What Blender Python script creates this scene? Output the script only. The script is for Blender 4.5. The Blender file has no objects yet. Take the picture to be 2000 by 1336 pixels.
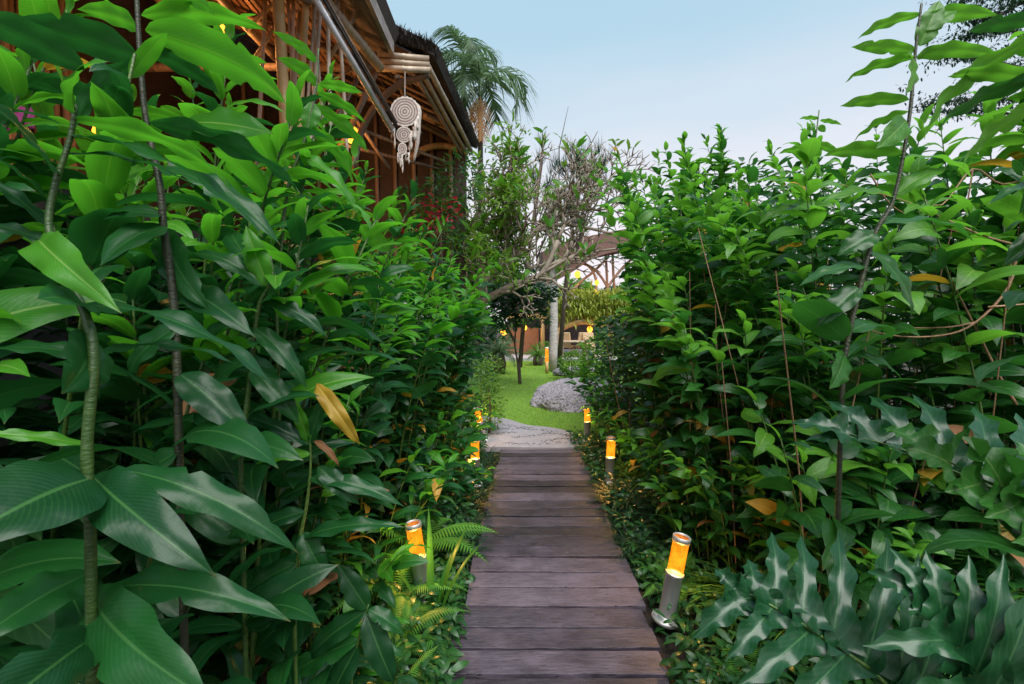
import bpy, math, random
import numpy as np
from mathutils import Vector, Matrix, Quaternion

R = math.radians
random.seed(7)
np.random.seed(7)
SC = bpy.context.scene
COL = SC.collection

# ---------------------------------------------------------------- camera
CAM = Vector((0, 0, 1.5)); FPX = 889.0; PITCH = math.atan(39 / 889)
cam_d = bpy.data.cameras.new('camera'); cam = bpy.data.objects.new('camera', cam_d); COL.objects.link(cam)
cam.location = CAM; cam.rotation_euler = (R(90) - PITCH, 0, 0)
cam_d.sensor_width = 36; cam_d.lens = 16; cam_d.clip_start = 0.02; cam_d.clip_end = 900
cam_d.dof.use_dof = True; cam_d.dof.focus_distance = 3.2; cam_d.dof.aperture_fstop = 11.0
SC.camera = cam
# ---------------------------------------------------------------- world, sun, exposure
W = bpy.data.worlds.new('World'); SC.world = W; W.use_nodes = True
nt = W.node_tree; nt.nodes.clear()
o_ = nt.nodes.new('ShaderNodeOutputWorld'); bg = nt.nodes.new('ShaderNodeBackground')
tc = nt.nodes.new('ShaderNodeTexCoord'); sp = nt.nodes.new('ShaderNodeSeparateXYZ'); rp = nt.nodes.new('ShaderNodeValToRGB')
nt.links.new(tc.outputs['Generated'], sp.inputs[0]); nz_ = nt.nodes.new('ShaderNodeTexNoise'); nz_.inputs['Scale'].default_value = 2.2; nz_.inputs['Detail'].default_value = 5
mp_ = nt.nodes.new('ShaderNodeMapping'); mp_.inputs['Scale'].default_value = (1, 1, 4); nt.links.new(tc.outputs['Generated'], mp_.inputs[0]); nt.links.new(mp_.outputs[0], nz_.inputs['Vector'])
ma_ = nt.nodes.new('ShaderNodeMath'); ma_.operation = 'MULTIPLY_ADD'; ma_.inputs[1].default_value = -0.14; nt.links.new(nz_.outputs['Fac'], ma_.inputs[0])
mb_ = nt.nodes.new('ShaderNodeMath'); mb_.operation = 'ADD'; mb_.inputs[1].default_value = 0.07; nt.links.new(sp.outputs['Z'], mb_.inputs[0]); nt.links.new(mb_.outputs[0], ma_.inputs[2]); nt.links.new(ma_.outputs[0], rp.inputs[0])
nt.links.new(rp.outputs[0], bg.inputs[0]); nt.links.new(bg.outputs[0], o_.inputs[0])
cr = rp.color_ramp
cr.elements[0].position = 0.0; cr.elements[0].color = (0.88, 0.80, 0.86, 1)
cr.elements[1].position = 1.0; cr.elements[1].color = (0.40, 0.58, 0.74, 1)
for p_, c_ in ((0.16, (0.84, 0.80, 0.86, 1)), (0.33, (0.67, 0.72, 0.80, 1)), (0.50, (0.42, 0.605, 0.735, 1)), (0.68, (0.38, 0.58, 0.74, 1))):
    e = cr.elements.new(p_); e.color = c_
bg.inputs[1].default_value = 0.75
sun_d = bpy.data.lights.new('sun', 'SUN'); sun_d.energy = 3.6; sun_d.angle = R(50); sun_d.color = (1.0, 0.97, 0.93)
sun = bpy.data.objects.new('sun', sun_d); COL.objects.link(sun)
sun.rotation_euler = (R(28), R(12), 0)
SC.view_settings.view_transform = 'Standard'; SC.view_settings.look = 'None'
SC.view_settings.exposure = 0.62; SC.view_settings.gamma = 1.0; SC.view_settings.use_curve_mapping = False
SC.render.engine = 'CYCLES'
SC.cycles.max_bounces = 7; SC.cycles.diffuse_bounces = 4; SC.cycles.glossy_bounces = 2; SC.cycles.transmission_bounces = 4
SC.cycles.use_denoising = True; SC.cycles.sample_clamp_indirect = 4.0; SC.cycles.caustics_reflective = False

# ---------------------------------------------------------------- geometry helpers
FW = Vector((0, math.cos(PITCH), -math.sin(PITCH))); UP = Vector((0, math.sin(PITCH), math.cos(PITCH)))
def at(px, py, d):
    """World point seen at a place of the 2000x1336 photograph, d metres ahead."""
    return CAM + d * (FW + Vector((1, 0, 0)) * ((px - 1000) / FPX) + UP * ((668 - py) / FPX))
def gr(px, py, z=0.0):
    v = at(px, py, 1) - CAM
    return CAM + v * ((z - CAM.z) / v.z)

def mesh_from(name, V, F, mat=None, uv=None, smooth=True):
    me = bpy.data.meshes.new(name)
    V = np.asarray(V, dtype=np.float32)
    if isinstance(F, np.ndarray):
        n = len(F); k = F.shape[1]
        me.vertices.add(len(V)); me.vertices.foreach_set('co', V.ravel())
        me.loops.add(n * k); me.loops.foreach_set('vertex_index', F.astype(np.int32).ravel())
        me.polygons.add(n); me.polygons.foreach_set('loop_start', np.arange(0, n * k, k, dtype=np.int32))
        me.update(calc_edges=True)
    else:
        me.from_pydata(V.tolist(), [], F)
    if uv is not None:
        li = np.zeros(len(me.loops), dtype=np.int32); me.loops.foreach_get('vertex_index', li)
        l = me.uv_layers.new(name='UVMap'); l.data.foreach_set('uv', np.asarray(uv, dtype=np.float32)[li].ravel())
    if smooth: me.polygons.foreach_set('use_smooth', [True] * len(me.polygons))
    if mat: me.materials.append(mat)
    me.validate(); me.update()
    return me

def tag(o, label=None, cat=None, group=None, kind=None):
    if label: o['label'] = label
    if cat: o['category'] = cat
    if group: o['group'] = group
    if kind: o['kind'] = kind
    return o
def obj(name, me, parent=None, loc=None, mat4=None):
    o = bpy.data.objects.new(name, me); COL.objects.link(o)
    if parent is not None: o.parent = parent
    if mat4 is not None: o.matrix_basis = mat4
    elif loc is not None: o.location = loc
    return o
def thing(name, label, cat, loc=(0, 0, 0), rz=0, group=None):
    o = obj(name, None, None, loc); o.rotation_euler.z = rz; o.empty_display_size = 0.1
    return tag(o, label, cat, group)

class MB:
    """Collects shapes into one mesh."""
    def __init__(s): s.V = []; s.F = []; s.UV = []
    def add(s, V, F, uv=None):
        b = len(s.V); s.V += [tuple(v) for v in V]; s.F += [tuple(i + b for i in f) for f in F]
        s.UV += list(uv) if uv is not None else [(0, 0)] * len(V)
        return s
    def box(s, c, size, rot=None, bev=0.0):
        c = Vector(c); hx, hy, hz = size[0] / 2, size[1] / 2, size[2] / 2
        if bev <= 0:
            V = [(x, y, z) for x in (-hx, hx) for y in (-hy, hy) for z in (-hz, hz)]
            F = [(0, 1, 3, 2), (4, 6, 7, 5), (0, 4, 5, 1), (2, 3, 7, 6), (0, 2, 6, 4), (1, 5, 7, 3)]
        else:
            b = min(bev, hx * .9, hy * .9, hz * .9)
            V = [(-hx, -hy, -hz), (hx, -hy, -hz), (hx, hy, -hz), (-hx, hy, -hz),
                 (-hx, -hy, hz - b), (hx, -hy, hz - b), (hx, hy, hz - b), (-hx, hy, hz - b),
                 (-hx + b, -hy + b, hz), (hx - b, -hy + b, hz), (hx - b, hy - b, hz), (-hx + b, hy - b, hz)]
            F = [(3, 2, 1, 0), (0, 1, 5, 4), (1, 2, 6, 5), (2, 3, 7, 6), (3, 0, 4, 7),
                 (4, 5, 9, 8), (5, 6, 10, 9), (6, 7, 11, 10), (7, 4, 8, 11), (8, 9, 10, 11)]
        V = [Vector(v) for v in V]
        if rot is not None: V = [rot @ v for v in V]
        return s.add([v + c for v in V], F)
    def tube(s, pts, rad, n=8, caps=True):
        V, F = tube(pts, rad, n, caps); return s.add(V, F)
    def mesh(s, name, mat, smooth=False): return mesh_from(name, s.V, s.F, mat, s.UV, smooth)
    def build(s, name, mat, parent=None, smooth=False, loc=None): return obj(name, s.mesh(name, mat, smooth), parent, loc)

def tube(pts, rad, n=8, caps=True):
    pts = [Vector(p) for p in pts]
    if not hasattr(rad, '__len__'): rad = [rad] * len(pts)
    V = []; F = []
    t0 = (pts[1] - pts[0]).normalized()
    ref = Vector((1, 0, 0)) if abs(t0.x) < 0.8 else Vector((0, 1, 0))
    a = t0.cross(ref).normalized()
    for i, p in enumerate(pts):
        t = (pts[min(i + 1, len(pts) - 1)] - pts[max(i - 1, 0)])
        t = t.normalized() if t.length > 1e-9 else t0
        a = (a - t * a.dot(t)); a = a.normalized() if a.length > 1e-6 else t.orthogonal().normalized()
        b = t.cross(a)
        for k in range(n):
            an = 2 * math.pi * k / n
            V.append(p + (a * math.cos(an) + b * math.sin(an)) * rad[i])
    for i in range(len(pts) - 1):
        for k in range(n):
            k2 = (k + 1) % n
            F.append((i * n + k, i * n + k2, (i + 1) * n + k2, (i + 1) * n + k))
    if caps:
        F.append(tuple(range(n - 1, -1, -1))); F.append(tuple((len(pts) - 1) * n + k for k in range(n)))
    return V, F
def lathe(prof, n=20):
    V = []; F = []
    for r, z in prof:
        for k in range(n):
            a = 2 * math.pi * k / n; V.append((r * math.cos(a), r * math.sin(a), z))
    for i in range(len(prof) - 1):
        for k in range(n):
            k2 = (k + 1) % n; F.append((i * n + k, i * n + k2, (i + 1) * n + k2, (i + 1) * n + k))
    return V, F
def smooth_pts(pts, n=4):
    """Catmull-Rom through the points."""
    P = [Vector(p) for p in pts]; P = [P[0] * 2 - P[1]] + P + [P[-1] * 2 - P[-2]]; out = []
    for i in range(1, len(P) - 2):
        for k in range(n):
            t = k / n; a, b, c, d = P[i - 1], P[i], P[i + 1], P[i + 2]
            out.append(0.5 * ((2 * b) + (c - a) * t + (2 * a - 5 * b + 4 * c - d) * t * t + (3 * b - a - 3 * c + d) * t ** 3))
    out.append(P[-2]); return out
def scatter(name, tmpl, mats, mat, parent=None, shades=None):
    """Joins many copies of a template (V, F, UV) placed by 4x4 matrices into one mesh."""
    TV, TF, TU = tmpl; TV = np.asarray(TV, dtype=np.float64); TF = np.asarray(TF); n = len(mats)
    if n == 0: return None
    M = np.array([[list(r) for r in m] for m in mats])
    V = np.einsum('nij,kj->nki', M[:, :3, :3], TV) + M[:, None, :3, 3]
    F = (TF[None] + (np.arange(n) * len(TV))[:, None, None]).reshape(-1, TF.shape[1])
    UVs = np.tile(np.asarray(TU), (n, 1))
    me = mesh_from(name, V.reshape(-1, 3), F, mat, UVs)
    at_ = me.attributes.new('shade', 'FLOAT', 'POINT')
    sh = np.random.rand(n) if shades is None else np.asarray(shades)
    at_.data.foreach_set('value', np.repeat(sh, len(TV)).astype(np.float32))
    return obj(name, me, parent)
def frame(p, d, up=Vector((0, 0, 1)), roll=0.0, s=1.0, sx=1.0):
    d = d.normalized(); x = d.cross(up)
    if x.length < 1e-4: x = d.orthogonal()
    x.normalize(); z = x.cross(d)
    if roll:
        q = Quaternion(d, roll); x = q @ x; z = q @ z
    M = Matrix(((x.x * s * sx, d.x * s, z.x * s, p[0]), (x.y * s * sx, d.y * s, z.y * s, p[1]), (x.z * s * sx, d.z * s, z.z * s, p[2]), (0, 0, 0, 1)))
    return M
def rnd(a, b): return random.uniform(a, b)

# ---------------------------------------------------------------- materials
def newmat(name):
    m = bpy.data.materials.new(name); m.use_nodes = True; n = m.node_tree; n.nodes.clear()
    out = n.nodes.new('ShaderNodeOutputMaterial'); return m, n, out
def N(n, t, **k):
    x = n.nodes.new('ShaderNode' + t)
    for a, b in k.items(): setattr(x, a, b)
    return x
def ramp(n, fac, stops):
    r = N(n, 'ValToRGB'); n.links.new(fac, r.inputs[0]); e = r.color_ramp.elements
    e[0].position = stops[0][0]; e[0].color = (*stops[0][1], 1); e[1].position = stops[-1][0]; e[1].color = (*stops[-1][1], 1)
    for p, c in stops[1:-1]:
        q = e.new(p); q.color = (*c, 1)
    return r.outputs[0]
def math_(n, op, a, b=None, c=None):
    m = N(n, 'Math', operation=op)
    for i, v in enumerate((a, b, c)):
        if v is None: continue
        if isinstance(v, (int, float)): m.inputs[i].default_value = v
        else: n.links.new(v, m.inputs[i])
    return m.outputs[0]
def mixc(n, fac, a, b, blend='MIX'):
    m = N(n, 'MixRGB', blend_type=blend)
    for i, v in enumerate((fac, a, b)):
        if isinstance(v, (int, float)): m.inputs[i].default_value = v
        elif isinstance(v, tuple): m.inputs[i].default_value = (*v, 1)
        else: n.links.new(v, m.inputs[i])
    return m.outputs[0]
def noise(n, scale, detail=4, vec=None, rough=0.55, dist=0.0):
    x = N(n, 'TexNoise'); x.inputs['Scale'].default_value = scale; x.inputs['Detail'].default_value = detail
    x.inputs['Roughness'].default_value = rough; x.inputs['Distortion'].default_value = dist
    if vec is not None: n.links.new(vec, x.inputs['Vector'])
    return x.outputs['Fac']
def bump(n, h, strength, dist=0.01):
    b = N(n, 'Bump'); b.inputs['Strength'].default_value = strength; b.inputs['Distance'].default_value = dist
    n.links.new(h, b.inputs['Height']); return b.outputs[0]
def scaled(n, vec, s):
    m = N(n, 'Mapping'); m.inputs['Scale'].default_value = s; n.links.new(vec, m.inputs[0]); return m.outputs[0]

def leaf_mat(name, dark, light, rib, rough=0.38, trans=0.3, vein=125.0, tcol=None, spots=0.25, attr=False, edge=None, spec=0.38, bs=0.20):
    m, n, out = newmat(name)
    uv = N(n, 'UVMap').outputs[0]; s = N(n, 'SeparateXYZ'); n.links.new(uv, s.inputs[0]); u, v = s.outputs[0], s.outputs[1]
    if attr:
        a = N(n, 'Attribute', attribute_name='shade'); rv = a.outputs['Fac']
    else: rv = N(n, 'ObjectInfo').outputs['Random']
    geo = N(n, 'NewGeometry'); tco = N(n, 'TexCoord').outputs['Object']
    base = mixc(n, rv, dark, light)
    n1 = noise(n, 9, 5, geo.outputs['Position'])
    base = mixc(n, math_(n, 'MULTIPLY', n1, 0.55), base, tuple(c * 0.55 for c in light))
    av = math_(n, 'ABSOLUTE', math_(n, 'SUBTRACT', v, 0.5))
    nw = noise(n, 14, 3, geo.outputs['Position'])
    vn = math_(n, 'SINE', math_(n, 'ADD', math_(n, 'MULTIPLY', nw, 5.0), math_(n, 'MULTIPLY', math_(n, 'SUBTRACT', u, math_(n, 'MULTIPLY', av, 0.55)), vein)))
    base = mixc(n, math_(n, 'MULTIPLY', math_(n, 'MULTIPLY', math_(n, 'POWER', math_(n, 'MAXIMUM', vn, 0.0), 3.0), n1), 0.42), base, rib)
    ribf = N(n, 'MapRange'); ribf.inputs[1].default_value = 0.012; ribf.inputs[2].default_value = 0.032; ribf.inputs[3].default_value = 0.85; ribf.inputs[4].default_value = 0.0
    n.links.new(av, ribf.inputs[0]); base = mixc(n, ribf.outputs[0], base, rib)
    # insect marks and dry tips: they belong to the leaf
    n2 = noise(n, 26, 3, geo.outputs['Position'])
    sp_ = N(n, 'MapRange'); sp_.inputs[1].default_value = 0.70; sp_.inputs[2].default_value = 0.76; sp_.inputs[4].default_value = spots
    n.links.new(n2, sp_.inputs[0]); base = mixc(n, sp_.outputs[0], base, (0.16, 0.15, 0.05))
    tipm = N(n, 'MapRange'); tipm.inputs[1].default_value = 0.955; tipm.inputs[2].default_value = 1.0; n.links.new(u, tipm.inputs[0])
    base = mixc(n, math_(n, 'MULTIPLY', tipm.outputs[0], 0.6), base, edge or (0.16, 0.12, 0.04))
    back = mixc(n, 0.35, base, tuple(min(1, c * 1.6 + 0.01) for c in light))
    col = mixc(n, geo.outputs['Backfacing'], base, back)
    p = N(n, 'BsdfPrincipled'); n.links.new(col, p.inputs['Base Color'])
    rr = math_(n, 'ADD', math_(n, 'MULTIPLY', geo.outputs['Backfacing'], 0.25), math_(n, 'ADD', rough - 0.08, math_(n, 'MULTIPLY', n1, 0.16)))
    n.links.new(rr, p.inputs['Roughness']); p.inputs['Specular IOR Level'].default_value = spec
    hgt = math_(n, 'ADD', math_(n, 'MULTIPLY', nw, 1.4), math_(n, 'MULTIPLY', n2, 0.5))
    bn = bump(n, hgt, bs, 0.012); n.links.new(bn, p.inputs['Normal'])
    t = N(n, 'BsdfTranslucent'); tc2 = mixc(n, 1.0, col, tcol or (0.9, 1.0, 0.25), 'MULTIPLY')
    tc2 = mixc(n, 0.5, tc2, tuple(min(1, c * 2.2) for c in light)); n.links.new(tc2, t.inputs[0])
    mx = N(n, 'MixShader'); mx.inputs[0].default_value = trans
    n.links.new(p.outputs[0], mx.inputs[1]); n.links.new(t.outputs[0], mx.inputs[2]); n.links.new(mx.outputs[0], out.inputs[0])
    return m
def simple(name, c1, c2, scale=8, rough=0.6, bmp=0.3, stretch=None, metallic=0.0, detail=5, dist=0.01, rvar=0.15, spec=0.5, coord='Object'):
    m, n, out = newmat(name); v = N(n, 'TexCoord').outputs[coord]
    if stretch: v = scaled(n, v, stretch)
    f = noise(n, scale, detail, v); g = noise(n, scale * 4.3, 3, v)
    r = N(n, 'ObjectInfo').outputs['Random']
    ff = math_(n, 'ADD', math_(n, 'MULTIPLY', f, 0.8), math_(n, 'MULTIPLY', math_(n, 'SUBTRACT', r, 0.5), 0.4))
    col = ramp(n, math_(n, 'ADD', ff, math_(n, 'MULTIPLY', math_(n, 'SUBTRACT', g, 0.5), 0.3)), [(0.25, c1), (0.68, c2)])
    p = N(n, 'BsdfPrincipled'); n.links.new(col, p.inputs['Base Color']); p.inputs['Metallic'].default_value = metallic
    n.links.new(math_(n, 'ADD', rough - rvar / 2, math_(n, 'MULTIPLY', g, rvar)), p.inputs['Roughness']); p.inputs['Specular IOR Level'].default_value = spec
    n.links.new(bump(n, math_(n, 'ADD', f, g), bmp, dist), p.inputs['Normal'])
    n.links.new(p.outputs[0], out.inputs[0]); return m

M = {}
M['ginger'] = leaf_mat('ginger_leaf', (0.005, 0.045, 0.016), (0.015, 0.108, 0.020), (0.05, 0.16, 0.04), 0.37, 0.34, 150.0)
M['ginger_y'] = leaf_mat('ginger_leaf_young', (0.030, 0.20, 0.014), (0.075, 0.30, 0.018), (0.22, 0.40, 0.08), 0.38, 0.42, 150.0)
M['right'] = leaf_mat('costus_leaf', (0.007, 0.056, 0.015), (0.028, 0.135, 0.018), (0.08, 0.21, 0.05), 0.34, 0.35, 46)
M['right_y'] = leaf_mat('costus_leaf_young', (0.05, 0.20, 0.015), (0.10, 0.29, 0.025), (0.22, 0.40, 0.08), 0.42, 0.42, 46)
M['yellow'] = leaf_mat('yellow_leaf', (0.22, 0.20, 0.02), (0.62, 0.30, 0.03), (0.6, 0.45, 0.1), 0.5, 0.35, spots=0.8, tcol=(1, 0.8, 0.2))
M['brown'] = leaf_mat('dry_leaf', (0.16, 0.07, 0.025), (0.30, 0.13, 0.05), (0.3, 0.2, 0.1), 0.65, 0.15, spots=0.6, tcol=(1, 0.6, 0.3))
M['philo'] = leaf_mat('philodendron_leaf', (0.005, 0.038, 0.016), (0.011, 0.066, 0.020), (0.04, 0.12, 0.04), 0.29, 0.10, 60, spots=0.0, edge=(0.03, 0.12, 0.05), spec=0.42, bs=0.08)
M['philo_g'] = leaf_mat('philodendron_leaf_green', (0.03, 0.15, 0.02), (0.05, 0.2, 0.03), (0.16, 0.3, 0.08), 0.36, 0.3, 60, spots=0.0, bs=0.12)
M['fern'] = leaf_mat('fern_leaf', (0.04, 0.18, 0.02), (0.12, 0.34, 0.04), (0.12, 0.25, 0.05), 0.5, 0.35, 0.0, attr=False)
M['strap'] = leaf_mat('strap_leaf', (0.03, 0.14, 0.015), (0.06, 0.22, 0.03), (0.10, 0.22, 0.05), 0.42, 0.3, 0.0)
M['mass'] = leaf_mat('thicket_leaf', (0.009, 0.052, 0.018), (0.03, 0.12, 0.025), (0.08, 0.18, 0.05), 0.34, 0.25, 46, attr=True)
M['mass_l'] = leaf_mat('light_shrub_leaf', (0.05, 0.14, 0.015), (0.13, 0.26, 0.03), (0.15, 0.28, 0.06), 0.45, 0.35, 40, attr=True)
M['mass_y'] = leaf_mat('yellow_green_leaf', (0.12, 0.20, 0.02), (0.28, 0.34, 0.04), (0.3, 0.35, 0.08), 0.5, 0.35, 40, attr=True)
M['mass_d'] = leaf_mat('dark_shrub_leaf', (0.008, 0.035, 0.02), (0.02, 0.07, 0.03), (0.05, 0.10, 0.05), 0.34, 0.15, 40, attr=True)
M['grass'] = leaf_mat('grass_blade', (0.13, 0.34, 0.03), (0.42, 0.62, 0.07), (0.18, 0.35, 0.06), 0.5, 0.35, 0.0, attr=True, spots=0.3)
M['mondo'] = leaf_mat('mondo_blade', (0.006, 0.028, 0.014), (0.022, 0.065, 0.026), (0.05, 0.1, 0.05), 0.38, 0.15, 0.0, attr=True)
M['palm'] = leaf_mat('palm_leaflet', (0.035, 0.075, 0.035), (0.08, 0.14, 0.065), (0.12, 0.2, 0.08), 0.42, 0.35, 0.0, attr=True)
M['palm_dry'] = leaf_mat('dry_palm_leaflet', (0.28, 0.14, 0.05), (0.40, 0.22, 0.08), (0.3, 0.2, 0.1), 0.6, 0.2, 0.0, attr=True, tcol=(1, 0.8, 0.4))
M['frangi'] = leaf_mat('frangipani_leaf', (0.03, 0.14, 0.015), (0.08, 0.25, 0.02), (0.14, 0.28, 0.06), 0.40, 0.35, 60)
M['red_leaf'] = leaf_mat('red_leaf', (0.14, 0.008, 0.02), (0.30, 0.015, 0.04), (0.4, 0.08, 0.08), 0.45, 0.3, 40, attr=True, tcol=(1, 0.2, 0.2))
M['stem'] = simple('green_cane', (0.030, 0.070, 0.012), (0.08, 0.15, 0.025), 14, 0.42, 0.3, (1, 1, 3))
M['stem_dk'] = simple('dark_cane', (0.016, 0.020, 0.010), (0.05, 0.055, 0.02), 18, 0.5, 0.4, (1, 1, 3))
M['bark'] = simple('frangipani_bark', (0.15, 0.12, 0.09), (0.36, 0.30, 0.24), 14, 0.75, 0.6)
M['bark_pale'] = simple('pale_palm_bark', (0.32, 0.29, 0.27), (0.62, 0.58, 0.55), 7, 0.8, 0.5, (1, 1, 4))
M['bark_dk'] = simple('dark_bark', (0.05, 0.035, 0.025), (0.15, 0.11, 0.08), 12, 0.85, 0.8, (1, 1, .4))
M['twig'] = simple('dry_twig', (0.22, 0.12, 0.06), (0.45, 0.28, 0.15), 30, 0.7, 0.4)
M['soil'] = simple('soil', (0.010, 0.007, 0.005), (0.05, 0.032, 0.020), 9, 0.9, 1.0, dist=0.03)
M['steel'] = simple('brushed_steel', (0.60, 0.57, 0.56), (0.74, 0.70, 0.68), 60, 0.5, 0.1, (1, 1, 0.05), metallic=0.75, dist=0.002)
M['concrete'] = simple('pale_concrete', (0.30, 0.28, 0.31), (0.48, 0.45, 0.48), 6, 0.8, 0.4)
M['pebble'] = simple('dark_pebble', (0.04, 0.04, 0.045), (0.14, 0.13, 0.14), 20, 0.5, 0.1)
M['lawnsoil'] = simple('lawn_ground', (0.08, 0.18, 0.02), (0.18, 0.34, 0.04), 14, 0.9, 0.8)
M['bamboo'] = simple('bamboo_pole', (0.36, 0.27, 0.19), (0.60, 0.48, 0.37), 5, 0.45, 0.2, (3, 3, 0.6))
M['bamboo_dk'] = simple('old_bamboo', (0.15, 0.10, 0.075), (0.34, 0.25, 0.19), 6, 0.55, 0.3, (3, 3, 0.6))
M['bamboo_gold'] = simple('golden_bamboo', (0.45, 0.26, 0.09), (0.62, 0.40, 0.17), 5, 0.4, 0.2, (3, 3, 0.6))
M['thatch'] = simple('thatch', (0.07, 0.055, 0.05), (0.20, 0.165, 0.145), 40, 0.95, 1.0, (1, 1, 6), dist=0.03)
M['board'] = simple('weathered_board', (0.13, 0.11, 0.10), (0.30, 0.26, 0.25), 7, 0.8, 0.5, (1, 0.15, 1))
M['fascia'] = simple('grey_fascia', (0.22, 0.19, 0.18), (0.42, 0.37, 0.35), 6, 0.8, 0.5)
M['slat'] = simple('ceiling_slat', (0.12, 0.06, 0.035), (0.26, 0.14, 0.08), 9, 0.6, 0.3)
M['darkwood'] = simple('dark_wood', (0.022, 0.014, 0.013), (0.065, 0.040, 0.034), 8, 0.6, 0.3)
M['rattan'] = simple('rattan_seat', (0.40, 0.26, 0.14), (0.62, 0.44, 0.28), 40, 0.6, 0.4)
M['macrame'] = simple('cotton_cord', (0.50, 0.44, 0.40), (0.74, 0.68, 0.62), 40, 0.9, 0.5)
M['macrame_dk'] = simple('brown_cord', (0.24, 0.16, 0.15), (0.36, 0.26, 0.24), 40, 0.9, 0.5)
M['alu'] = simple('aluminium_tube', (0.55, 0.55, 0.58), (0.75, 0.75, 0.78), 10, 0.36, 0.05, metallic=0.35)
M['black'] = simple('black_strap', (0.015, 0.015, 0.015), (0.03, 0.03, 0.03), 10, 0.6, 0.1)
M['pink'] = simple('pink_cloth', (0.45, 0.06, 0.22), (0.70, 0.16, 0.42), 12, 0.8, 0.3)
M['lilac'] = simple('lilac_wall', (0.36, 0.27, 0.36), (0.50, 0.40, 0.48), 3, 0.8, 0.2)
M['terra'] = simple('terracotta_wall', (0.26, 0.13, 0.075), (0.42, 0.23, 0.14), 4, 0.8, 0.3)
M['tile'] = simple('brown_roof', (0.12, 0.06, 0.05), (0.25, 0.14, 0.11), 30, 0.8, 0.5)

def wood_mat():
    m, n, out = newmat('boardwalk_wood'); v = N(n, 'TexCoord').outputs['Object']; oi = N(n, 'ObjectInfo')
    off = N(n, 'VectorMath', operation='ADD'); n.links.new(v, off.inputs[0])
    cmb = N(n, 'CombineXYZ'); n.links.new(math_(n, 'MULTIPLY', oi.outputs['Random'], 37.0), cmb.inputs[0]); n.links.new(math_(n, 'MULTIPLY', oi.outputs['Random'], 11.0), cmb.inputs[1]); n.links.new(cmb.outputs[0], off.inputs[1])
    g1 = noise(n, 7, 6, scaled(n, off.outputs[0], (1.2, 14, 3)), 0.65, 0.6)
    g2 = noise(n, 5, 4, scaled(n, off.outputs[0], (1, 1.6, 1)))
    g3 = noise(n, 30, 3, scaled(n, off.outputs[0], (0.6, 9, 3)), 0.6, 0.3)
    f = math_(n, 'ADD', math_(n, 'MULTIPLY', g1, 0.5), math_(n, 'MULTIPLY', g2, 0.5))
    f = math_(n, 'ADD', f, math_(n, 'MULTIPLY', math_(n, 'SUBTRACT', oi.outputs['Random'], 0.5), 0.36))
    col = ramp(n, f, [(0.28, (0.014, 0.010, 0.014)), (0.5, (0.050, 0.038, 0.053)), (0.74, (0.125, 0.098, 0.130))])
    # dark drying cracks along the grain and pale worn flecks
    cr1 = N(n, 'MapRange'); cr1.inputs[1].default_value = 0.34; cr1.inputs[2].default_value = 0.39; cr1.inputs[3].default_value = 0.85; cr1.inputs[4].default_value = 0.0
    n.links.new(g3, cr1.inputs[0]); col = mixc(n, cr1.outputs[0], col, (0.010, 0.007, 0.007))
    sp2 = noise(n, 55, 2, off.outputs[0]); mr = N(n, 'MapRange'); mr.inputs[1].default_value = 0.72; mr.inputs[2].default_value = 0.8; mr.inputs[4].default_value = 0.5
    n.links.new(sp2, mr.inputs[0]); col = mixc(n, mr.outputs[0], col, (0.22, 0.19, 0.18))
    p = N(n, 'BsdfPrincipled'); n.links.new(col, p.inputs['Base Color'])
    n.links.new(math_(n, 'ADD', 0.34, math_(n, 'MULTIPLY', g2, 0.3)), p.inputs['Roughness'])
    h = math_(n, 'SUBTRACT', math_(n, 'ADD', g1, math_(n, 'MULTIPLY', g3, 0.5)), cr1.outputs[0])
    n.links.new(bump(n, h, 0.6, 0.006), p.inputs['Normal']); n.links.new(p.outputs[0], out.inputs[0]); return m
M['wood'] = wood_mat()
def glow_mat(name, c_lo, c_hi, s_lo, s_hi, scale=18, trans=0.0):
    m, n, out = newmat(name); v = N(n, 'TexCoord').outputs['Object']
    f = noise(n, scale, 5, scaled(n, v, (1, 1, 0.6)), 0.7, 0.5)
    mr = N(n, 'MapRange'); mr.inputs[1].default_value = 0.35; mr.inputs[2].default_value = 0.6; n.links.new(f, mr.inputs[0])
    col = mixc(n, mr.outputs[0], c_lo, c_hi); e = N(n, 'Emission'); n.links.new(col, e.inputs[0])
    n.links.new(math_(n, 'ADD', s_lo, math_(n, 'MULTIPLY', mr.outputs[0], s_hi - s_lo)), e.inputs[1])
    if trans:
        tb_ = N(n, 'BsdfTransparent'); mx = N(n, 'MixShader'); mx.inputs[0].default_value = trans
        n.links.new(e.outputs[0], mx.inputs[1]); n.links.new(tb_.outputs[0], mx.inputs[2]); n.links.new(mx.outputs[0], out.inputs[0])
    else: n.links.new(e.outputs[0], out.inputs[0])
    return m
M['amber'] = glow_mat('amber_glass', (0.90, 0.17, 0.005), (1.0, 0.32, 0.012), 0.7, 1.35, 11, 0.3)
M['amber_top'] = glow_mat('amber_cap_glass', (0.75, 0.18, 0.03), (0.9, 0.3, 0.05), 0.5, 0.9)
M['lantern'] = glow_mat('lantern_paper', (1.0, 0.22, 0.01), (1.0, 0.36, 0.03), 1.6, 4.0, 6)
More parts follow.
